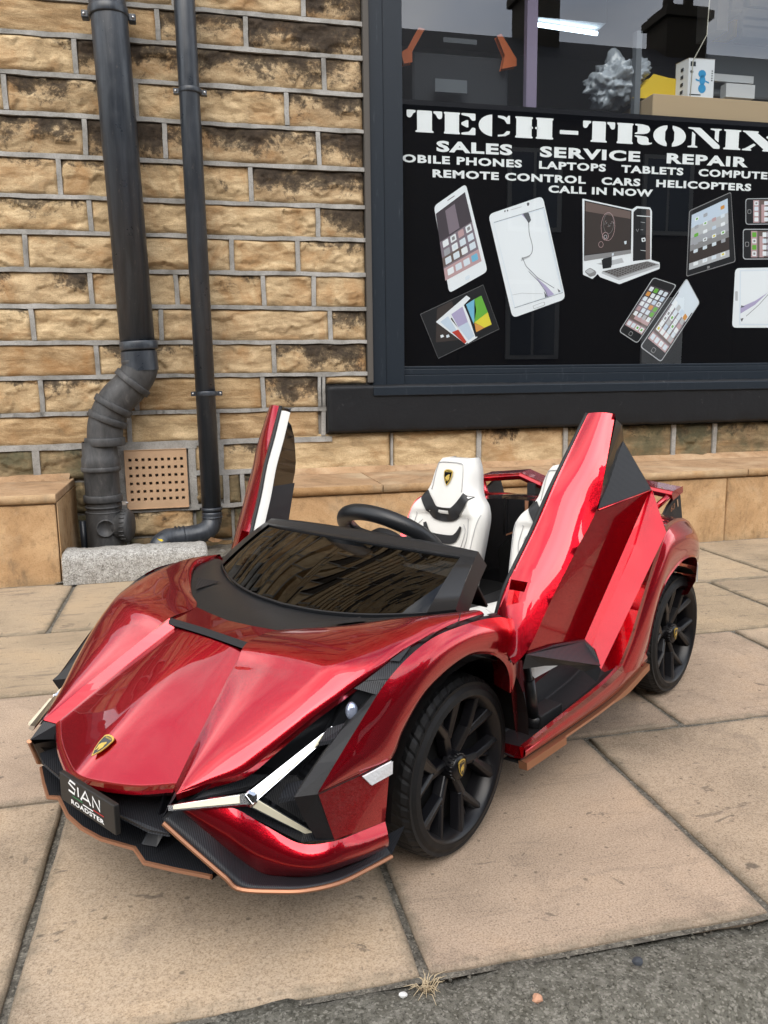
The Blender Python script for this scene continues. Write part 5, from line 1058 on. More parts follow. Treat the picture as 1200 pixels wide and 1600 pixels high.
arm(m, Vector(Cp).lerp(Vector(UPt), .08), Vector(Cp).lerp(Vector(UPt), .97), .0058, .0026, HN, .0025, 0, .0058); arm(m, Vector(Cp).lerp(Vector(LOt), .10), Vector(Cp).lerp(Vector(LOt), .95), .0056, .0030, (.8, .55, .2), .0025, 0, .0058); kid(m, 'light_guide', 'led')
m = MB(); P = [(.533, .2705, .3045), (.558, .269, .284), (.584, .2675, .262), (.612, .266, .237), (.6395, .2645, .211), (.628, .263, .180), (.6145, .2615, .148)]; P = [Vector(p) for p in P]
Q = [P[0] + Vector((.0, -.004, .0)), P[1] + Vector((.004, -.010, -.004)), P[2] + Vector((.008, -.016, -.004)), P[3] + Vector((.012, -.018, -.004)), P[4] + Vector((.020, -.014, .0)), P[5] + Vector((.018, -.016, .003)), P[6] + Vector((.016, -.012, .004))]
m.grid([P, Q, [q + Vector((-.022, -.014, 0)) for q in Q]], 0, False); kid(m, 'light_blade', 'matt')
m = MB(); m.prism([(.655, .222, .197), (.632, .252, .206), (.612, .240, .212), (.638, .214, .204)], (0, .001, -.004)); m.prism([(.608, .234, .246), (.580, .262, .254), (.568, .250, .262), (.592, .232, .256)], (0, .001, -.004)); kid(m, 'light_fin', 'carbon')
m = MB(); bm = bmesh.new(); bmesh.ops.create_uvsphere(bm, u_segments=16, v_segments=10, radius=1); ux_ = Vector((.55, -.55, .35))
m.add([Vector((0.5698,0.2470,0.2722)) + Vector((v.co.x * .007, v.co.y * .007, v.co.z * .0105)) for v in bm.verts], [[v.index for v in f.verts] for f in bm.faces], 0, True); bm.free(); kid(m, 'spot_lens', 'bluelens')
# ---- underbody --------------------------------------------------------------
m = MB(); m.box((-.44, -.155, .075), (.62, .155, .21)); m.box((-.20, -.2, .075), (.215, .2, .10)); m.build('underbody', 'under', car, bevel=.008)
m = MB()
for wx, ks in ((.375, range(14)), (-.305, range(10))):
    for k in ks:
        a0, a1 = math.pi * k / 14, math.pi * (k + 1) / 14; R_ = .150 if wx > 0 else .142
        m.quad((wx + R_ * math.cos(a0), .14, .125 + R_ * math.sin(a0)), (wx + R_ * math.cos(a1), .14, .125 + R_ * math.sin(a1)), (wx + R_ * math.cos(a1), .262, .125 + R_ * math.sin(a1)), (wx + R_ * math.cos(a0), .262, .125 + R_ * math.sin(a0)))
    m.quad((wx - .15, .14, .08), (wx + .15, .14, .08), (wx + .15, .14, .275), (wx - .15, .14, .275))
m.build('wheel_arch_liner', 'under', car, mirror=True)
# ---- rocker, step tray --------------------------------------------------------
m = MB(); ru = spl([(.238, .262, .111), (.12, .266, .124), (.005, .269, .137), (-.06, .271, .153), (-.12, .273, .165)], 24); rl = spl([(.243, .264, .097), (.12, .267, .0985), (.0, .268, .101), (-.07, .27, .110), (-.155, .272, .130)], 24)
m.grid([[p.lerp(q, u) + Vector((0, .004, 0)) * math.sin(math.pi * u) for p, q in zip(ru, rl)] for u in (0, .33, .66, 1)])
m.grid([ru, [p + Vector((0, -.006, .001)) for p in ru]], 0, False); m.grid([rl, [p + Vector((0, -.02, -.004)) for p in rl]], 0, False)
m.poly([(.238, .262, .111), (.243, .264, .097), (.243, .244, .092), (.238, .20, .098), (.238, .20, .106)]); m.build('rocker_panel', 'paint', car, mirror=True)
m = MB(); tr = [p + Vector((0, -.004, .0005)) for p in rl]; m.grid([tr, [p + Vector((0, .0015, -.010)) for p in tr], [p + Vector((0, -.03, -.012)) for p in tr]], 0, False); m.build('rocker_skirt', 'matt', car, mirror=True)
m = MB(); tr = [p + Vector((0, .0035, -.005)) for p in rl]; hh = [.011 if k < 6 else .0034 if k < 14 else .0034 + .0075 * min(1, (k - 13) / 5) for k in range(24)]
for lo_k, hi_k in ((0, 6), (5, 24)):
    seg = list(range(lo_k, hi_k)); ex = .003 if lo_k == 0 else 0
    top_ = [tr[k] + Vector((0, ex, 0)) for k in seg]; bt = [tr[k] + Vector((0, ex + .001, -hh[k] if not (lo_k and k == 5) else -.0034)) for k in seg]
    m.grid([[p + Vector((0, -.012, .001)) for p in top_], top_, bt, [p + Vector((0, -.014, -.001)) for p in bt]], 0, False)
    m.poly([top_[0], bt[0], bt[0] + Vector((0, -.014, 0)), top_[0] + Vector((0, -.014, 0))]); m.poly([top_[-1], bt[-1], bt[-1] + Vector((0, -.014, 0)), top_[-1] + Vector((0, -.014, 0))])
m.build('rocker_trim', 'copper', car, mirror=True)
m = MB(); m.grid([[(.276, .266, .262), (.279, .2655, .21), (.262, .262, .15), (.244, .262, .098)], [(.225, .246, .262), (.225, .245, .20), (.222, .243, .15), (.222, .243, .098)]]); m.build('wing_return', 'paint', car, mirror=True)
m = MB(); iu = [p + Vector((0, -.007, -.002)) for p in ru]; fl = [Vector((p.x, .246, p.z - .012)) for p in ru]; fi = [Vector((p.x, .205, p.z - .012)) for p in ru]; wl = [Vector((p.x, .197, p.z + .03)) for p in ru]
m.grid([iu, fl, fi, wl], 0, False); m.box((.10, .215, .095), (.165, .246, .128)); m.poly([iu[0], fl[0], fi[0], wl[0], (.245, .20, .095), (.245, .25, .095)]); m.build('step_tray', 'matt', car, mirror=True, bevel=.002)
m = MB(); m.grid([[(.262, .245, .30), (.262, .235, .20), (.25, .205, .10)], [(.20, .215, .27), (.20, .205, .19), (.20, .198, .13)], [(.05, .205, .23), (.05, .20, .19), (.05, .197, .145)], [(-.13, .235, .30), (-.13, .225, .22), (-.13, .20, .15)]]); m.grid([[(.262, .245, .30), (.20, .215, .27), (.05, .205, .23), (-.13, .235, .30)], [(.262, .21, .31), (.20, .19, .275), (.05, .18, .235), (-.13, .20, .30)]], 0, True); m.build('door_sill', 'paint', car, mirror=True)
# ---- rear quarters -------------------------------------------------------------
TE = [(-.035, .266, .135), (-.075, .272, .19), (-.115, .276, .26), (-.160, .277, .325), (-.192, .276, .362), (-.24, .272, .369), (-.30, .266, .363), (-.36, .257, .345), (-.40, .246, .330)]
AE = [(-.130, .272, .130), (-.150, .274, .165), (-.158, .277, .205), (-.170, .280, .240), (-.195, .283, .272), (-.240, .285, .293), (-.285, .285, .298), (-.335, .281, .287), (-.375, .270, .262)]
t = spl(TE, 50); b = spl(AE, 50); m = MB()
m.grid([[p.lerp(q, u) + Vector((0, 1, .3)) * .010 * math.sin(math.pi * u) for p, q in zip(t, b)] for u in [k / 8 for k in range(9)]])
m.grid([b, [p + Vector((0, .001, -.004)) for p in b], [p + Vector((0, -.03, -.002)) for p in b]], 0, False)
m.grid([[(-.40, .246, .330), (-.389, .262, .300), (-.3755, .2705, .262), (-.388, .264, .225), (-.375, .255, .20)], [(-.455, .18, .335), (-.45, .20, .30), (-.45, .21, .25), (-.44, .2, .20), (-.43, .19, .17)]])
m.grid([[p for p in t[10:]], [Vector((p.x - .01, p.y - .07, p.z + .004)) for p in t[10:]]], 0, True); m.grid([t[:26], [Vector((p.x - .015, p.y - .05, p.z)) for p in t[:26]]], 0, False)
m.build('rear_wing_panel', 'paint', car, mirror=True)
m = MB(); m.prism([(-.378, .268, .262), (-.388, .258, .285), (-.395, .262, .24), (-.386, .266, .225)], (0, .003, 0)); m.build('rear_reflector', 'reflector', car, mirror=True)
# rear deck, engine cover, bulkhead
m = MB(); dk = [(-.20, 0, .385), (-.20, .08, .38), (-.20, .15, .37), (-.20, .195, .362)]; dk2 = [(-.42, 0, .355), (-.42, .08, .352), (-.42, .14, .345), (-.42, .18, .335)]
m.grid([[Vector(p).lerp(Vector(q), u) + Vector((0, 0, .012 * math.sin(math.pi * u))) for p, q in zip(spl(dk, 12), spl(dk2, 12))] for u in [k / 6 for k in range(7)]])
m.grid([spl(dk, 12), [Vector((-.195, p.y, .13)) for p in spl(dk, 12)]], 0, False); m.grid([spl(dk2, 12), [Vector((-.43, p.y, .15)) for p in spl(dk2, 12)]], 0, False); m.build('engine_cover', 'gloss', car, mirror=True)
m = MB()
for s in (-1, 1): m.tube([(-.193, .052 * s, .385), (-.193, .052 * s, .31)], .0012, 5)
m.build('cover_groove', 'hole', car)
m = MB(); m.prism([(-.1935, -.004, .384), (-.1935, .004, .384), (-.1925, .0025, .336), (-.1925, -.0025, .336)], (.002, 0, 0)); 
for s in (1, -1): m.prism([(-.193, .010 * s, .324), (-.193, .046 * s, .309), (-.193, .046 * s, .3125), (-.193, .010 * s, .3275)], (.002, 0, 0))
m.prism([(-.193, -.020, .322), (-.193, .020, .322), (-.193, .016, .334), (-.193, -.016, .334)], (.003, 0, 0)); m.build('copper_stripe', 'copper', car)
m = MB(); m.poly([(-.1945, -.06, .20), (-.1925, .06, .20), (-.1925, .065, .28), (-.1925, .038, .306), (-.1925, -.038, .306), (-.1925, -.065, .28)]); m.build('bulkhead_recess', 'hole', car)
# rear wing
def wing():
    m = MB(); half = [(.0, .392, .0), (.09, .394, 0), (.105, .408, 0), (.17, .408, 0), (.223, .396, .0)]
    top = [(-.355 - dx, y, z) for y, z, dx in [(-.223, .396, 0), (-.12, .4085, 0), (-.064, .392, -.005), (.064, .392, -.005), (.12, .4085, 0), (.223, .396, 0)]]
    prof = [(0, 0), (-.006, .006), (-.05, .010), (-.052, .0), (-.006, -.010)]
    rows = [[Vector(p) + Vector((a, 0, b)) for p in top] for a, b in prof]; rows.append(rows[0]); m.grid(rows, 0, False)
    for i in (0, -1): m.poly([r[i] for r in rows[:-1]])
    return m
wing().build('rear_spoiler', 'paint', car, bevel=.0015)
m = MB(); rl_ = [(-.335, -.19, .362), (-.335, -.14, .366), (-.335, 0, .366), (-.335, .14, .366), (-.335, .19, .362)]; m.tube(rl_, .006, 6); m.tube([(-.335, -.19, .362), (-.355, -.215, .392)], .006, 6); m.tube([(-.335, .19, .362), (-.355, .215, .392)], .006, 6); m.build('spoiler_rail', 'paint', car)
m = MB()
for s in (-1, 1): m.box((-.375, .085 * s - .010, .355), (-.35, .085 * s + .010, .395))
m.build('spoiler_post', 'matt', car)
# black winglet with cut-out at the rear corner
def winglet():
    m = MB(); P = [(-.345, .212, .352), (-.365, .214, .372), (-.405, .214, .392), (-.418, .214, .388), (-.44, .212, .335), (-.405, .212, .345)]
    m.prism(P, (0, -.006, 0)); return m
winglet().build('rear_winglet', 'matt', car, mirror=True, bevel=.001)
m = MB(); m.prism([(-.398, .2155, .380), (-.404, .2155, .381), (-.409, .2155, .366), (-.405, .2155, .365)], (0, -.0002, 0)); m.build('winglet_slot', 'clay', car, mirror=True)
m = MB(); V, F = text_mesh('63', .02); m.add([(-.372 - .020 * u, .2146, .358 + .012 * v + .006 * u) for u, v in V], F); m.build('winglet_number', 'copper', car)
# ---- raised scissor door ----------------------------------------------------------
E_ = [(0.3013,0.2520,0.3094), (0.2915,0.2580,0.3474), (0.2755,0.2650,0.3798), (0.2503,0.2750,0.4242), (0.2266,0.2850,0.4735), (0.1975,0.2950,0.5217), (0.1664,0.3070,0.5756)]
R_ = [(0.3168,0.2920,0.2615), (0.3042,0.3083,0.2873), (0.2756,0.3200,0.3419), (0.2384,0.3344,0.4043), (0.2081,0.3460,0.4548), (0.1886,0.3470,0.5080), (0.1597,0.3440,0.5753)]
E1, R1_ = spl(E_, 49), spl(R_, 49)
door = MB(); door.grid([[p.lerp(q, u) + Vector((.7, .2, .35)) * .006 * math.sin(math.pi * u) for p, q in zip(E1, R1_)] for u in [k / 10 for k in range(11)]])
S0 = [(0.3095,0.3061,0.2781), (0.3042,0.3083,0.2873), (0.2756,0.3200,0.3419), (0.2384,0.3344,0.4043), (0.2081,0.3460,0.4548)]; S1 = [(0.2048,0.3256,0.2626), (0.1962,0.3284,0.2718), (0.0977,0.3700,0.4701)]
door.poly([Vector(p) for p in S0 + S1[::-1]])
L1 = [(0.2074,0.3594,0.2406), (0.1678,0.3793,0.3196), (0.1356,0.3953,0.3842), (0.1188,0.4035,0.4174), (0.0984,0.3740,0.4679)]
door.poly([Vector(p) for p in [S1[1]] + L1 + [S1[2]]])
# skirts: thickness towards the cabin
IN = Vector((-.012, -.004, -.003)); 
door.grid([E1, [p + IN * .18 for p in E1]], 0, False)
LL = spl(L1, 30, True); door.grid([LL, [p + Vector((-.010, -.006, .002)) for p in LL]], 0, False)
door.grid([[E1[0], R1_[0]], [E1[0] + IN, R1_[0] + Vector((-.012, -.006, 0))]], 0, False)
dt = [E1[-1], R1_[-1], Vector((0.1227,0.3390,0.5363)), Vector((0.0930,0.3680,0.4694))]; 
door.grid([[E1[-1], R1_[-1]], [E1[-1] + IN, R1_[-1] + Vector((-.012, -.006, 0))]], 0, False)
doors = door.build('scissor_door', 'paint', car, mirror=True)
# handle pocket cut into the skin
def cut(objs, box_pts, depth_vec):
    for o, s in zip(objs, (1, -1)):
        m = MB(); P = [Vector((p[0], p[1] * s, p[2])) for p in box_pts]; dv = Vector((depth_vec[0], depth_vec[1] * s, depth_vec[2])); 
        bm = bmesh.new(); bm.from_mesh(o.data); c = sum(P, Vector()) / 4; n = dv.normalized()
        # delete skin faces whose centre falls inside the pocket outline seen along the depth direction
        ax = (P[1] - P[0]).normalized(); ay = n.cross(ax).normalized(); pl2 = [((p - c).dot(ax), (p - c).dot(ay)) for p in P]
        def inside(q):
            x, y = (q - c).dot(ax), (q - c).dot(ay); r = False; j = 3
            for i in range(4):
                (xi, yi), (xj, yj) = pl2[i], pl2[j]
                if (yi > y) != (yj > y) and x < (xj - xi) * (y - yi) / (yj - yi) + xi: r = not r
                j = i
            return r
        for i in range(4):
            e = P[(i + 1) % 4] - P[i]; bmesh.ops.bisect_plane(bm, geom=bm.verts[:] + bm.edges[:] + bm.faces[:], plane_co=P[i], plane_no=e.cross(n).normalized())
        dl = [f for f in bm.faces if (f.calc_center_median() - c).length < .03 and inside(f.calc_center_median())]
        bmesh.ops.delete(bm, geom=dl, context='FACES'); bm.to_mesh(o.data); bm.free()
PK = [Vector((0.2813,0.2640,0.3635)), Vector((0.2627,0.2770,0.3584)), Vector((0.2761,0.2750,0.3340)), Vector((0.2897,0.2620,0.3295))]
from mathutils.bvhtree import BVHTree
_n = Vector((-.85, -.2, -.4)).normalized(); _bm = bmesh.new(); _bm.from_mesh(doors[0].data); _t = BVHTree.FromBMesh(_bm); _vd = Vector((-.80, -.55, -.22)).normalized()
PK = [(_t.ray_cast(p - _vd * .08, _vd)[0] or p) for p in PK]; _bm.free()
cut(doors, PK, (-.85, -.2, -.4))
m = MB(); m.grid([PK + [PK[0]], [p.lerp(sum(PK, Vector()) / 4, .1) + Vector((-.012, -.003, -.016)) for p in PK + [PK[0]]]], 0, False); m.poly([p.lerp(sum(PK, Vector()) / 4, .1) + Vector((-.012, -.003, -.016)) for p in PK])
def dkid(m, name, mat, **k):
    a, b = m.build(name, mat, None, mirror=True, **k); a.parent = doors[0]; b.parent = doors[1]; return a, b
dkid(m, 'handle_pocket', 'paint')

# quarter panel with ribbed black insert and dark quarter light
q0, q1, q2, q3 = Vector((0.1572,0.3440,0.5685)), Vector((0.1227,0.3390,0.5363)), Vector((0.0978,0.3700,0.4710)), Vector((0.2045,0.3460,0.4543))
inb = Vector((-.010, -.003, 0))
m = MB(); m.prism([q1, q2, q3], inb * .6); dkid(m, 'ribbed_insert', 'carbon')
m = MB(); m.prism([q0 + inb * .3, Vector((0.1350,0.3420,0.5597)) + inb * .3, q1 + inb * .3, Vector((0.1751,0.3450,0.4811)) + inb * .3, q3 + inb * .2, Vector((0.1886,0.3470,0.5080)) + inb * .3], inb * .5); dkid(m, 'quarter_light', 'gloss')
m = MB(); m.tube([q2 + Vector((0, .001, -.001)), q3 + Vector((0, .001, -.001))], .0013, 6); dkid(m, 'panel_edge', 'paint')
# inner face, seal, pale trim
m = MB(); m.tube([p + IN * .12 for p in E1], .0032, 8); dkid(m, 'door_seal', 'matt')
Wd = Vector((-.020, -.008, -.005)); tr0 = [p + IN * .3 for p in E1[4:-1]]; tr1 = [p + Wd for p in E1[4:-1]]
m = MB(); m.grid([tr0, [a.lerp(b, .5) + Vector((.001, -.0015, .001)) for a, b in zip(tr0, tr1)], tr1]); dkid(m, 'door_trim', 'white')
back = [Vector(q) + Vector((-.006, -.004, 0)) for q in ((0.3021,0.3000,0.2626), (0.2210,0.3300,0.2429), (0.2082,0.3570,0.2420), (0.1626,0.3770,0.3180), (0.1300,0.3930,0.3829), (0.1126,0.4010,0.4161), (0.0908,0.3690,0.4666), (0.1227,0.3390,0.5363), (0.1555,0.3430,0.5726))]
m = MB(); ib = [E1[0] + Wd] + [E1[i] + Wd for i in range(6, 49, 6)]; inner = ib + list(reversed([p + Vector((0, -.006, 0)) for p in back]))
cre = [Vector(q) + Vector((-.010, -.010, -.003)) for q in ((0.3053,0.3000,0.2652), (0.2314,0.3160,0.2650), (0.1998,0.3230,0.2607), (0.1591,0.3380,0.3300), (0.1273,0.3530,0.4002), (0.1040,0.3620,0.4434), (0.0949,0.3670,0.4686), (0.1245,0.3390,0.5347), (0.1553,0.3430,0.5709))]
rdg = [R1_[round(k * 48 / 19)] + Vector((-.013, -.013, -.003)) for k in range(20)]
m.grid([spl(ib, 20), rdg, spl(cre, 20, True), spl(back, 20, True)]); dkid(m, 'inner_panel', 'gloss')
m = MB(); i1_ = spl(cre, 20, True); m.grid([[rdg[k].lerp(i1_[k], u) + Vector((-.006, -.004 - .004 * math.sin(math.pi * (k - 5) / 7), 0)) for k in range(6, 12)] for u in (.2, .5, .9)], 0, False); dkid(m, 'armrest', 'carbon', solid=.004)
# ribbed blade at the foot of the door
BLD = [(0.3116,0.3030,0.2609), (0.3093,0.3060,0.2780), (0.2593,0.3180,0.2774), (0.2010,0.3290,0.2723), (0.1982,0.3410,0.2642), (0.2005,0.3540,0.2444), (0.2040,0.3500,0.2229), (0.2144,0.3380,0.2375), (0.2387,0.3280,0.2511), (0.2760,0.3130,0.2574)]
m = MB(); m.prism([Vector(p) + Vector((.004, .003, 0)) for p in BLD], (-.010, -.003, 0)); dkid(m, 'side_blade', 'carbon', bevel=.0012)
# gas strut
m = MB(); m.tube([(.197, .238, .225), (.160, .232, .115)], .0062, 12); m.tube([(.185, .2365, .19), (.160, .232, .115)], .0085, 12); m.lathe([(.012, 0), (.012, .014), (0, .015)], (.159, .232, .112), (.3, .05, 1), 12); m.build('gas_strut', 'black', car, mirror=True)
# ---- wheels ------------------------------------------------------------------------
def wheel(name, x, y, rz, side):
    e_ = empty(name, (x, y, .121), rz); e_.parent = car
    R, Rr, W2 = .1205, .1030, .058
    m = MB(); NS = 44; prof = [(Rr - .006, 0.004), (Rr + .001, .0025), (Rr + .006, -.001), (Rr + .0105, -.0005), (R - .006, -.004), (R - .0012, -.010), (R, -.016), (R, -W2 * .5), (R, -W2 + .016), (R - .0012, -W2 + .010), (R - .006, -W2 + .004), (Rr + .004, -W2), (Rr - .02, -W2)]
    rows = []
    for j, (r, yy) in enumerate(prof):
        row = []
        for k in range(NS * 4):
            ph = k % 4; g = 0
            if 4 <= j <= 10:
                sh = (j - 7) * .35; kk = (k + int(abs(sh) * 2)) % 4
                g = -.0017 if kk == 0 else 0
                if j in (6, 8): g = min(g, -.0012)
            a = 2 * math.pi * (k + (0.25 if ph == 1 else 0)) / (NS * 4); row.append(((r + g) * math.cos(a), yy * side, (r + g) * math.sin(a)))
        rows.append(row)
    m.grid(rows, 0, False, True); ty = m.build('tyre', 'tyre', None); ty.parent = e_
    for p in ty.data.polygons: p.use_smooth = False
    m = MB(); m.lathe([(Rr - .004, .003), (Rr - .007, .0035), (Rr - .010, -.001), (Rr - .013, -.004), (Rr - .016, -.02), (Rr - .018, -.05)], (0, 0, 0), (0, side, 0), 64)
    bd = MB(); bd.lathe([(.084, -.030), (.03, -.030), (0, -.030)], (0, 0, 0), (0, side, 0), 48); bd = bd.build('brake_disc', 'under', None); bd.parent = e_
    rm = m.build('rim', 'rim', None); rm.parent = e_
    NSP = 6
    def P(r, a, dep): return Vector((r * math.cos(a), dep * side, r * math.sin(a)))
    for k in range(NSP):
        a = 2 * math.pi * k / NSP + .25; m = MB()
        def bar(p, q, w0, w1, th=.012):
            d = (q - p).normalized(); n = Vector((0, side, 0)); s = d.cross(n).normalized()
            c = [p + s * w0, p - s * w0, q - s * w1, q + s * w1]; cc2 = [v - n * th + (s * .0025 if i in (0, 3) else -s * .0025) for i, v in enumerate(c)]
            rid = [p + s * w0 * .25 + n * .0022, q + s * w1 * .25 + n * .0022]
            m.add(c + cc2 + rid, [(0, 3, 9, 8), (1, 8, 9, 2), (0, 8, 1), (3, 2, 9), (0, 4, 7, 3), (1, 2, 6, 5), (2, 3, 7, 6), (0, 1, 5, 4)])
        h0, e0 = P(.016, a, -.016), P(.052, a - .10, -.010); bar(h0, e0, .0060, .0068)
        bar(e0 + P(.0, 0, 0), P(.0945, a - .30, -.003), .0056, .0046); bar(P(.046, a - .04, -.0105), P(.0945, a + .22, -.003), .0050, .0085)
        bar(P(.052, a - .10, -.018), P(.093, a - .04, -.012), .003, .003, .006)
        s_ = m.build('spoke', 'rim', None, bevel=.0009, seg=1); s_.parent = e_
    m = MB(); m.lathe([(.020, -.02), (.0185, -.010), (.0165, -.004), (.0155, -.002), (0, -.001)], (0, 0, 0), (0, side, 0), 26)
    for k in range(20):
        a = 2 * math.pi * k / 20; m.tube([P(.0175, a, -.013), P(.0172, a, -.004)], .0016, 5)
    hc = m.build('hub_cap', 'rim', None); hc.parent = e_
    em = emblem('hub_emblem', (0, -.0005 * side, 0), (-side, 0, 0), (0, 0, 1), .0105, None); em.parent = e_
    return e_
ST_ = math.radians(2.6)
wheel('wheel', .3583, .2415, ST_, 1); wheel('wheel', -.3583, .2415, 0, 1); wheel('wheel', .3583, -.2415, ST_, -1); wheel('wheel', -.3583, -.2415, 0, -1)
# ---- cabin --------------------------------------------------------------------------
m = MB(); m.quad((-.2, -.2, .135), (.28, -.2, .135), (.28, .2, .135), (-.2, .2, .135)); m.quad((.30, -.215, .31), (.30, .215, .31), (.27, .2, .135), (.27, -.2, .135)); m.box((-.19, -.022, .135), (.2, .022, .215)); m.build('cabin_floor', 'matt', car, bevel=.004)
m = MB(); m.grid([[(.42, -.15, .312), (.43, 0, .312), (.42, .15, .312)], [(.34, -.19, .330), (.34, 0, .335), (.34, .19, .330)], [(.25, -.19, .336), (.24, 0, .342), (.25, .19, .336)], [(.225, -.19, .30), (.215, 0, .30), (.225, .19, .30)]]); m.build('dashboard', 'matt', car, solid=.004)
m = MB(); 
def seat(y0):
    e_ = empty('seat', (-.06, y0, .2)); e_.parent = car; O = Vector((-.06, y0, .2))
    zs = [.150, .20, .26, .32, .355, .376, .392, .410, .440, .458, .466]; hw = [.074, .078, .082, .085, .085, .077, .060, .049, .042, .034, .027]
    def xs(z): return -.06 - .25 * (z - .25)
    zz = spl([(z, w_, 0) for z, w_ in zip(zs, hw)], 45)
    def surf(u, z, wv, off=0):
        bol = .016 * max(0, (abs(u) - .45) / .55) ** 1.2 * (1 if z < .37 else max(.15, 1 - (z - .37) / .05)); edge = -.02 * max(0, (abs(u) - .86) / .14) ** 2
        dish = -.004 * (1 - u * u) if z < .36 else .004 * (1 - u * u)
        return Vector((xs(z) + bol + edge + dish + off, y0 + u * wv, z)) - O
    US = [-1 + 2 * i / 24 for i in range(25)]
    m = MB(); fr_ = [[surf(u, q.x, q.y) for u in US] for q in zz]; m.grid(fr_)
    ed = [r[0] for r in fr_] + fr_[-1][1:] + [r[-1] for r in reversed(fr_[:-1])]
    mid_ = [p + Vector((-.012, .003 * (1 if p.y < 0 else -1) * 0, 0)) for p in ed]; m.grid([ed, mid_, [p * 1 + Vector((-.034, 0, 0)) for p in ed]]); m.poly([p + Vector((-.034, 0, 0)) for p in ed])
    b = m.build('backrest', 'white', None); b.parent = e_
    def wat(z):
        for a, c in zip(zz[:-1], zz[1:]):
            if a.x <= z <= c.x: return a.y + (c.y - a.y) * (z - a.x) / max(1e-6, c.x - a.x)
        return .03
    def drape(pts, wd, off=.0034, n=30):
        P = spl([(a, b_, 0) for a, b_ in pts], n); l, r = strip2([(p.x, p.y) for p in P], wd if isinstance(wd, float) else [wd[0] + (wd[1] - wd[0]) * math.sin(math.pi * k / (n - 1)) for k in range(n)])
        R = [[surf(q.x / wat(q.y), q.y, wat(q.y), off) for q in s] for s in (l, [a.lerp(c, .5) for a, c in zip(l, r)], r)]; mm = MB(); mm.grid(R); return mm
    o = drape([(-.050, .400), (-.041, .384), (-.027, .366), (-.014, .360), (.014, .360), (.027, .366), (.041, .384), (.050, .400)], (.018, .027)).build('backrest_chevron', 'blackleather', None); o.parent = e_
    o = drape([(-.044, .340), (-.036, .322), (-.022, .313), (.022, .313), (.036, .322), (.044, .340)], (.006, .017)).build('backrest_bar', 'blackleather', None); o.parent = e_
    mm = MB()
    for pts in ([(-.05, .345), (-.058, .330), (-.045, .285), (-.03, .262), (.03, .262), (.045, .285), (.058, .330), (.05, .345)], [(-.083, .365), (-.078, .30), (-.074, .2)], [(.083, .365), (.078, .30), (.074, .2)], [(-.036, .405), (-.031, .45), (-.022, .459), (.022, .459), (.031, .45), (.036, .405)], [(-.062, .36), (-.066, .32), (-.052, .272), (-.055, .22)], [(.062, .36), (.066, .32), (.052, .272), (.055, .22)]):
        P = spl([(a, b_, 0) for a, b_ in pts], 30); mm.tube([surf(p.x / wat(p.y), p.y, wat(p.y), .0012) for p in P], .0008, 4)
    o = mm.build('stitching', 'thread', None); o.parent = e_
    emblem('seat_emblem', surf(0, .430, .045, .0025), (0, 1, 0), (-.25, 0, 1), .0145, e_)
    cu = MB(); rows = []
    for i in range(13):
        u = i / 12; x = -.075 + .20 * u; r = []
        for j in range(13):
            v = -1 + j / 6; e2 = max(0, (abs(v) - .8) / .2) ** 2; f2 = max(0, (u - .85) / .15) ** 2; r.append(Vector((x, y0 + v * .078, .222 + .016 * u + .010 * max(0, (abs(v) - .5) / .5) - .02 * e2 - .02 * f2)) - O)
        rows.append(r)
    cu.grid(rows); ed = rows[0] + [r[-1] for r in rows[1:]] + list(reversed(rows[-1][:-1])) + [r[0] for r in reversed(rows[1:-1])]; cu.grid([ed + [ed[0]], [Vector((p.x, p.y, .16 - .2)) for p in ed + [ed[0]]]], 0, True)
    o = cu.build('cushion', 'white', None); o.parent = e_
    return e_
seat(-.122); seat(.124)
# steering wheel
sw = empty('steering_wheel', (.112, -.090, .350)); sw.parent = car; ax = Vector((-.62, 0, .78)).normalized(); sv, su = Vector((0, 1, 0)), ax.cross(Vector((0, 1, 0)))
if su.z < 0: su = -su
def sp_(a, r=.091): 
    rr = r * (1 - .16 * max(0, -math.sin(a)) ** 2); return sv * rr * math.cos(a) + su * rr * .92 * math.sin(a)
m = MB(); m.tube([sp_(2 * math.pi * k / 48) for k in range(48)], .0142, 14, closed=True); o = m.build('rim', 'black', None); o.parent = sw
m = MB(); m.lathe([(.034, -.008), (.036, .004), (.028, .014), (0, .017)], -ax * .012, ax, 22)
for a in (.12, math.pi - .12, -math.pi / 2): m.tube([sp_(a, .02) - ax * .008, sp_(a, .092)], .008, 8)
m.tube([-ax * .01, -ax * .10], .016, 12); o = m.build('hub', 'matt', None); o.parent = sw

m = MB(); m.tube([Vector(p) + Vector((0, 0, .0006)) for p in spl([(.400, .2662, .3358), (.385, .258, .3400), (.372, .252, .3338)], 10)], .0007, 5); m.build('bonnet_seam', 'matt', car, mirror=True)
m = MB(); m.lathe([(.0038, 0), (.0034, .0012), (0, .0016)], (.300, .268, .268), (0, 1, -.2), 10); m.build('arch_screw', 'screw', car, mirror=True)

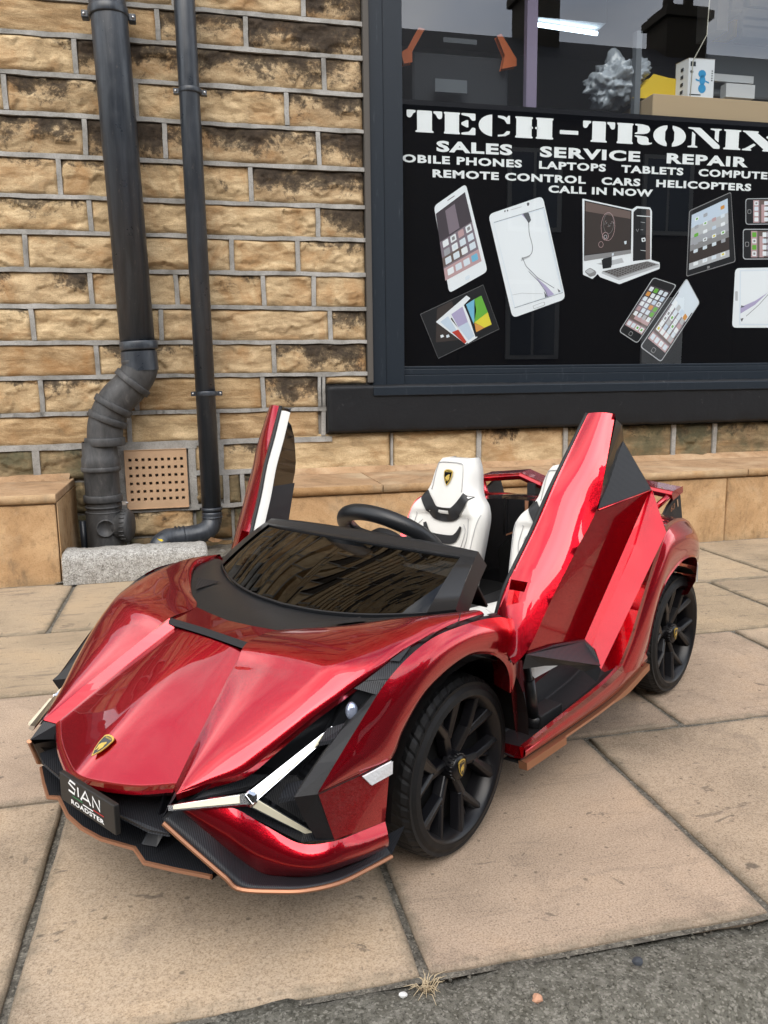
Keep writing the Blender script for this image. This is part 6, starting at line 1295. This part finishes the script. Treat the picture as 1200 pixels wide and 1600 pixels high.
# ---- pieces made in one loop become parts of their own
def split_loose(o, tol=.0015):
    bm = bmesh.new(); bm.from_mesh(o.data); bm.verts.ensure_lookup_table(); seen = {}; groups = []
    for v in bm.verts:
        if v.index in seen: continue
        st_, g = [v], []; seen[v.index] = 1
        while st_:
            q = st_.pop(); g.append(q)
            for e in q.link_edges:
                r = e.other_vert(q)
                if r.index not in seen: seen[r.index] = 1; st_.append(r)
        groups.append(g)
    # islands that touch or nest belong to the same piece
    bx_ = [[min(v.co[i] for v in g) for i in range(3)] + [max(v.co[i] for v in g) for i in range(3)] for g in groups]; par = list(range(len(groups)))
    def find(a):
        while par[a] != a: a = par[a]
        return a
    for a in range(len(groups)):
        for b in range(a):
            if all(bx_[a][i] - tol < bx_[b][i + 3] and bx_[b][i] - tol < bx_[a][i + 3] for i in range(3)): par[find(a)] = find(b)
    pcs = {}
    for a, g in enumerate(groups): pcs.setdefault(find(a), set()).update(v.index for v in g)
    pcs = list(pcs.values())
    if len(pcs) < 2: bm.free(); return
    for k, keep in enumerate(pcs):
        b2 = bm.copy(); bmesh.ops.delete(b2, geom=[v for v in b2.verts if v.index not in keep], context='VERTS')
        if k == 0: me0 = o.data; first = b2; continue
        me = o.data.copy(); b2.to_mesh(me); b2.free(); c = o.copy(); c.data = me; COL.objects.link(c); c.parent = o.parent
        for ch in []: pass
    first.to_mesh(o.data); first.free(); bm.free()
names = ('wheel_arch_liner', 'socket', 'pipe_collar', 'pipe_bracket', 'screw', 'bend_collar', 'grille_cheek', 'grille_strut', 'cover_groove', 'spoiler_post', 'strip_louvre', 'light_fin', 'light_guide', 'orange_arm', 'control_panel', 'frame_jamb', 'rocker_trim', 'copper_stripe', 'pane', 'side_print', 'stitching', 'scuttle_vent', 'grille_cavity', 'chimney_pot')
for o in [o for o in bpy.data.objects if o.type == 'MESH' and o.name.split('.')[0] in names and not o.children]: split_loose(o)
for o in [o for o in bpy.data.objects if o.type == 'MESH' and o.name.split('.')[0] == 'lettering']: split_loose(o, .0085)
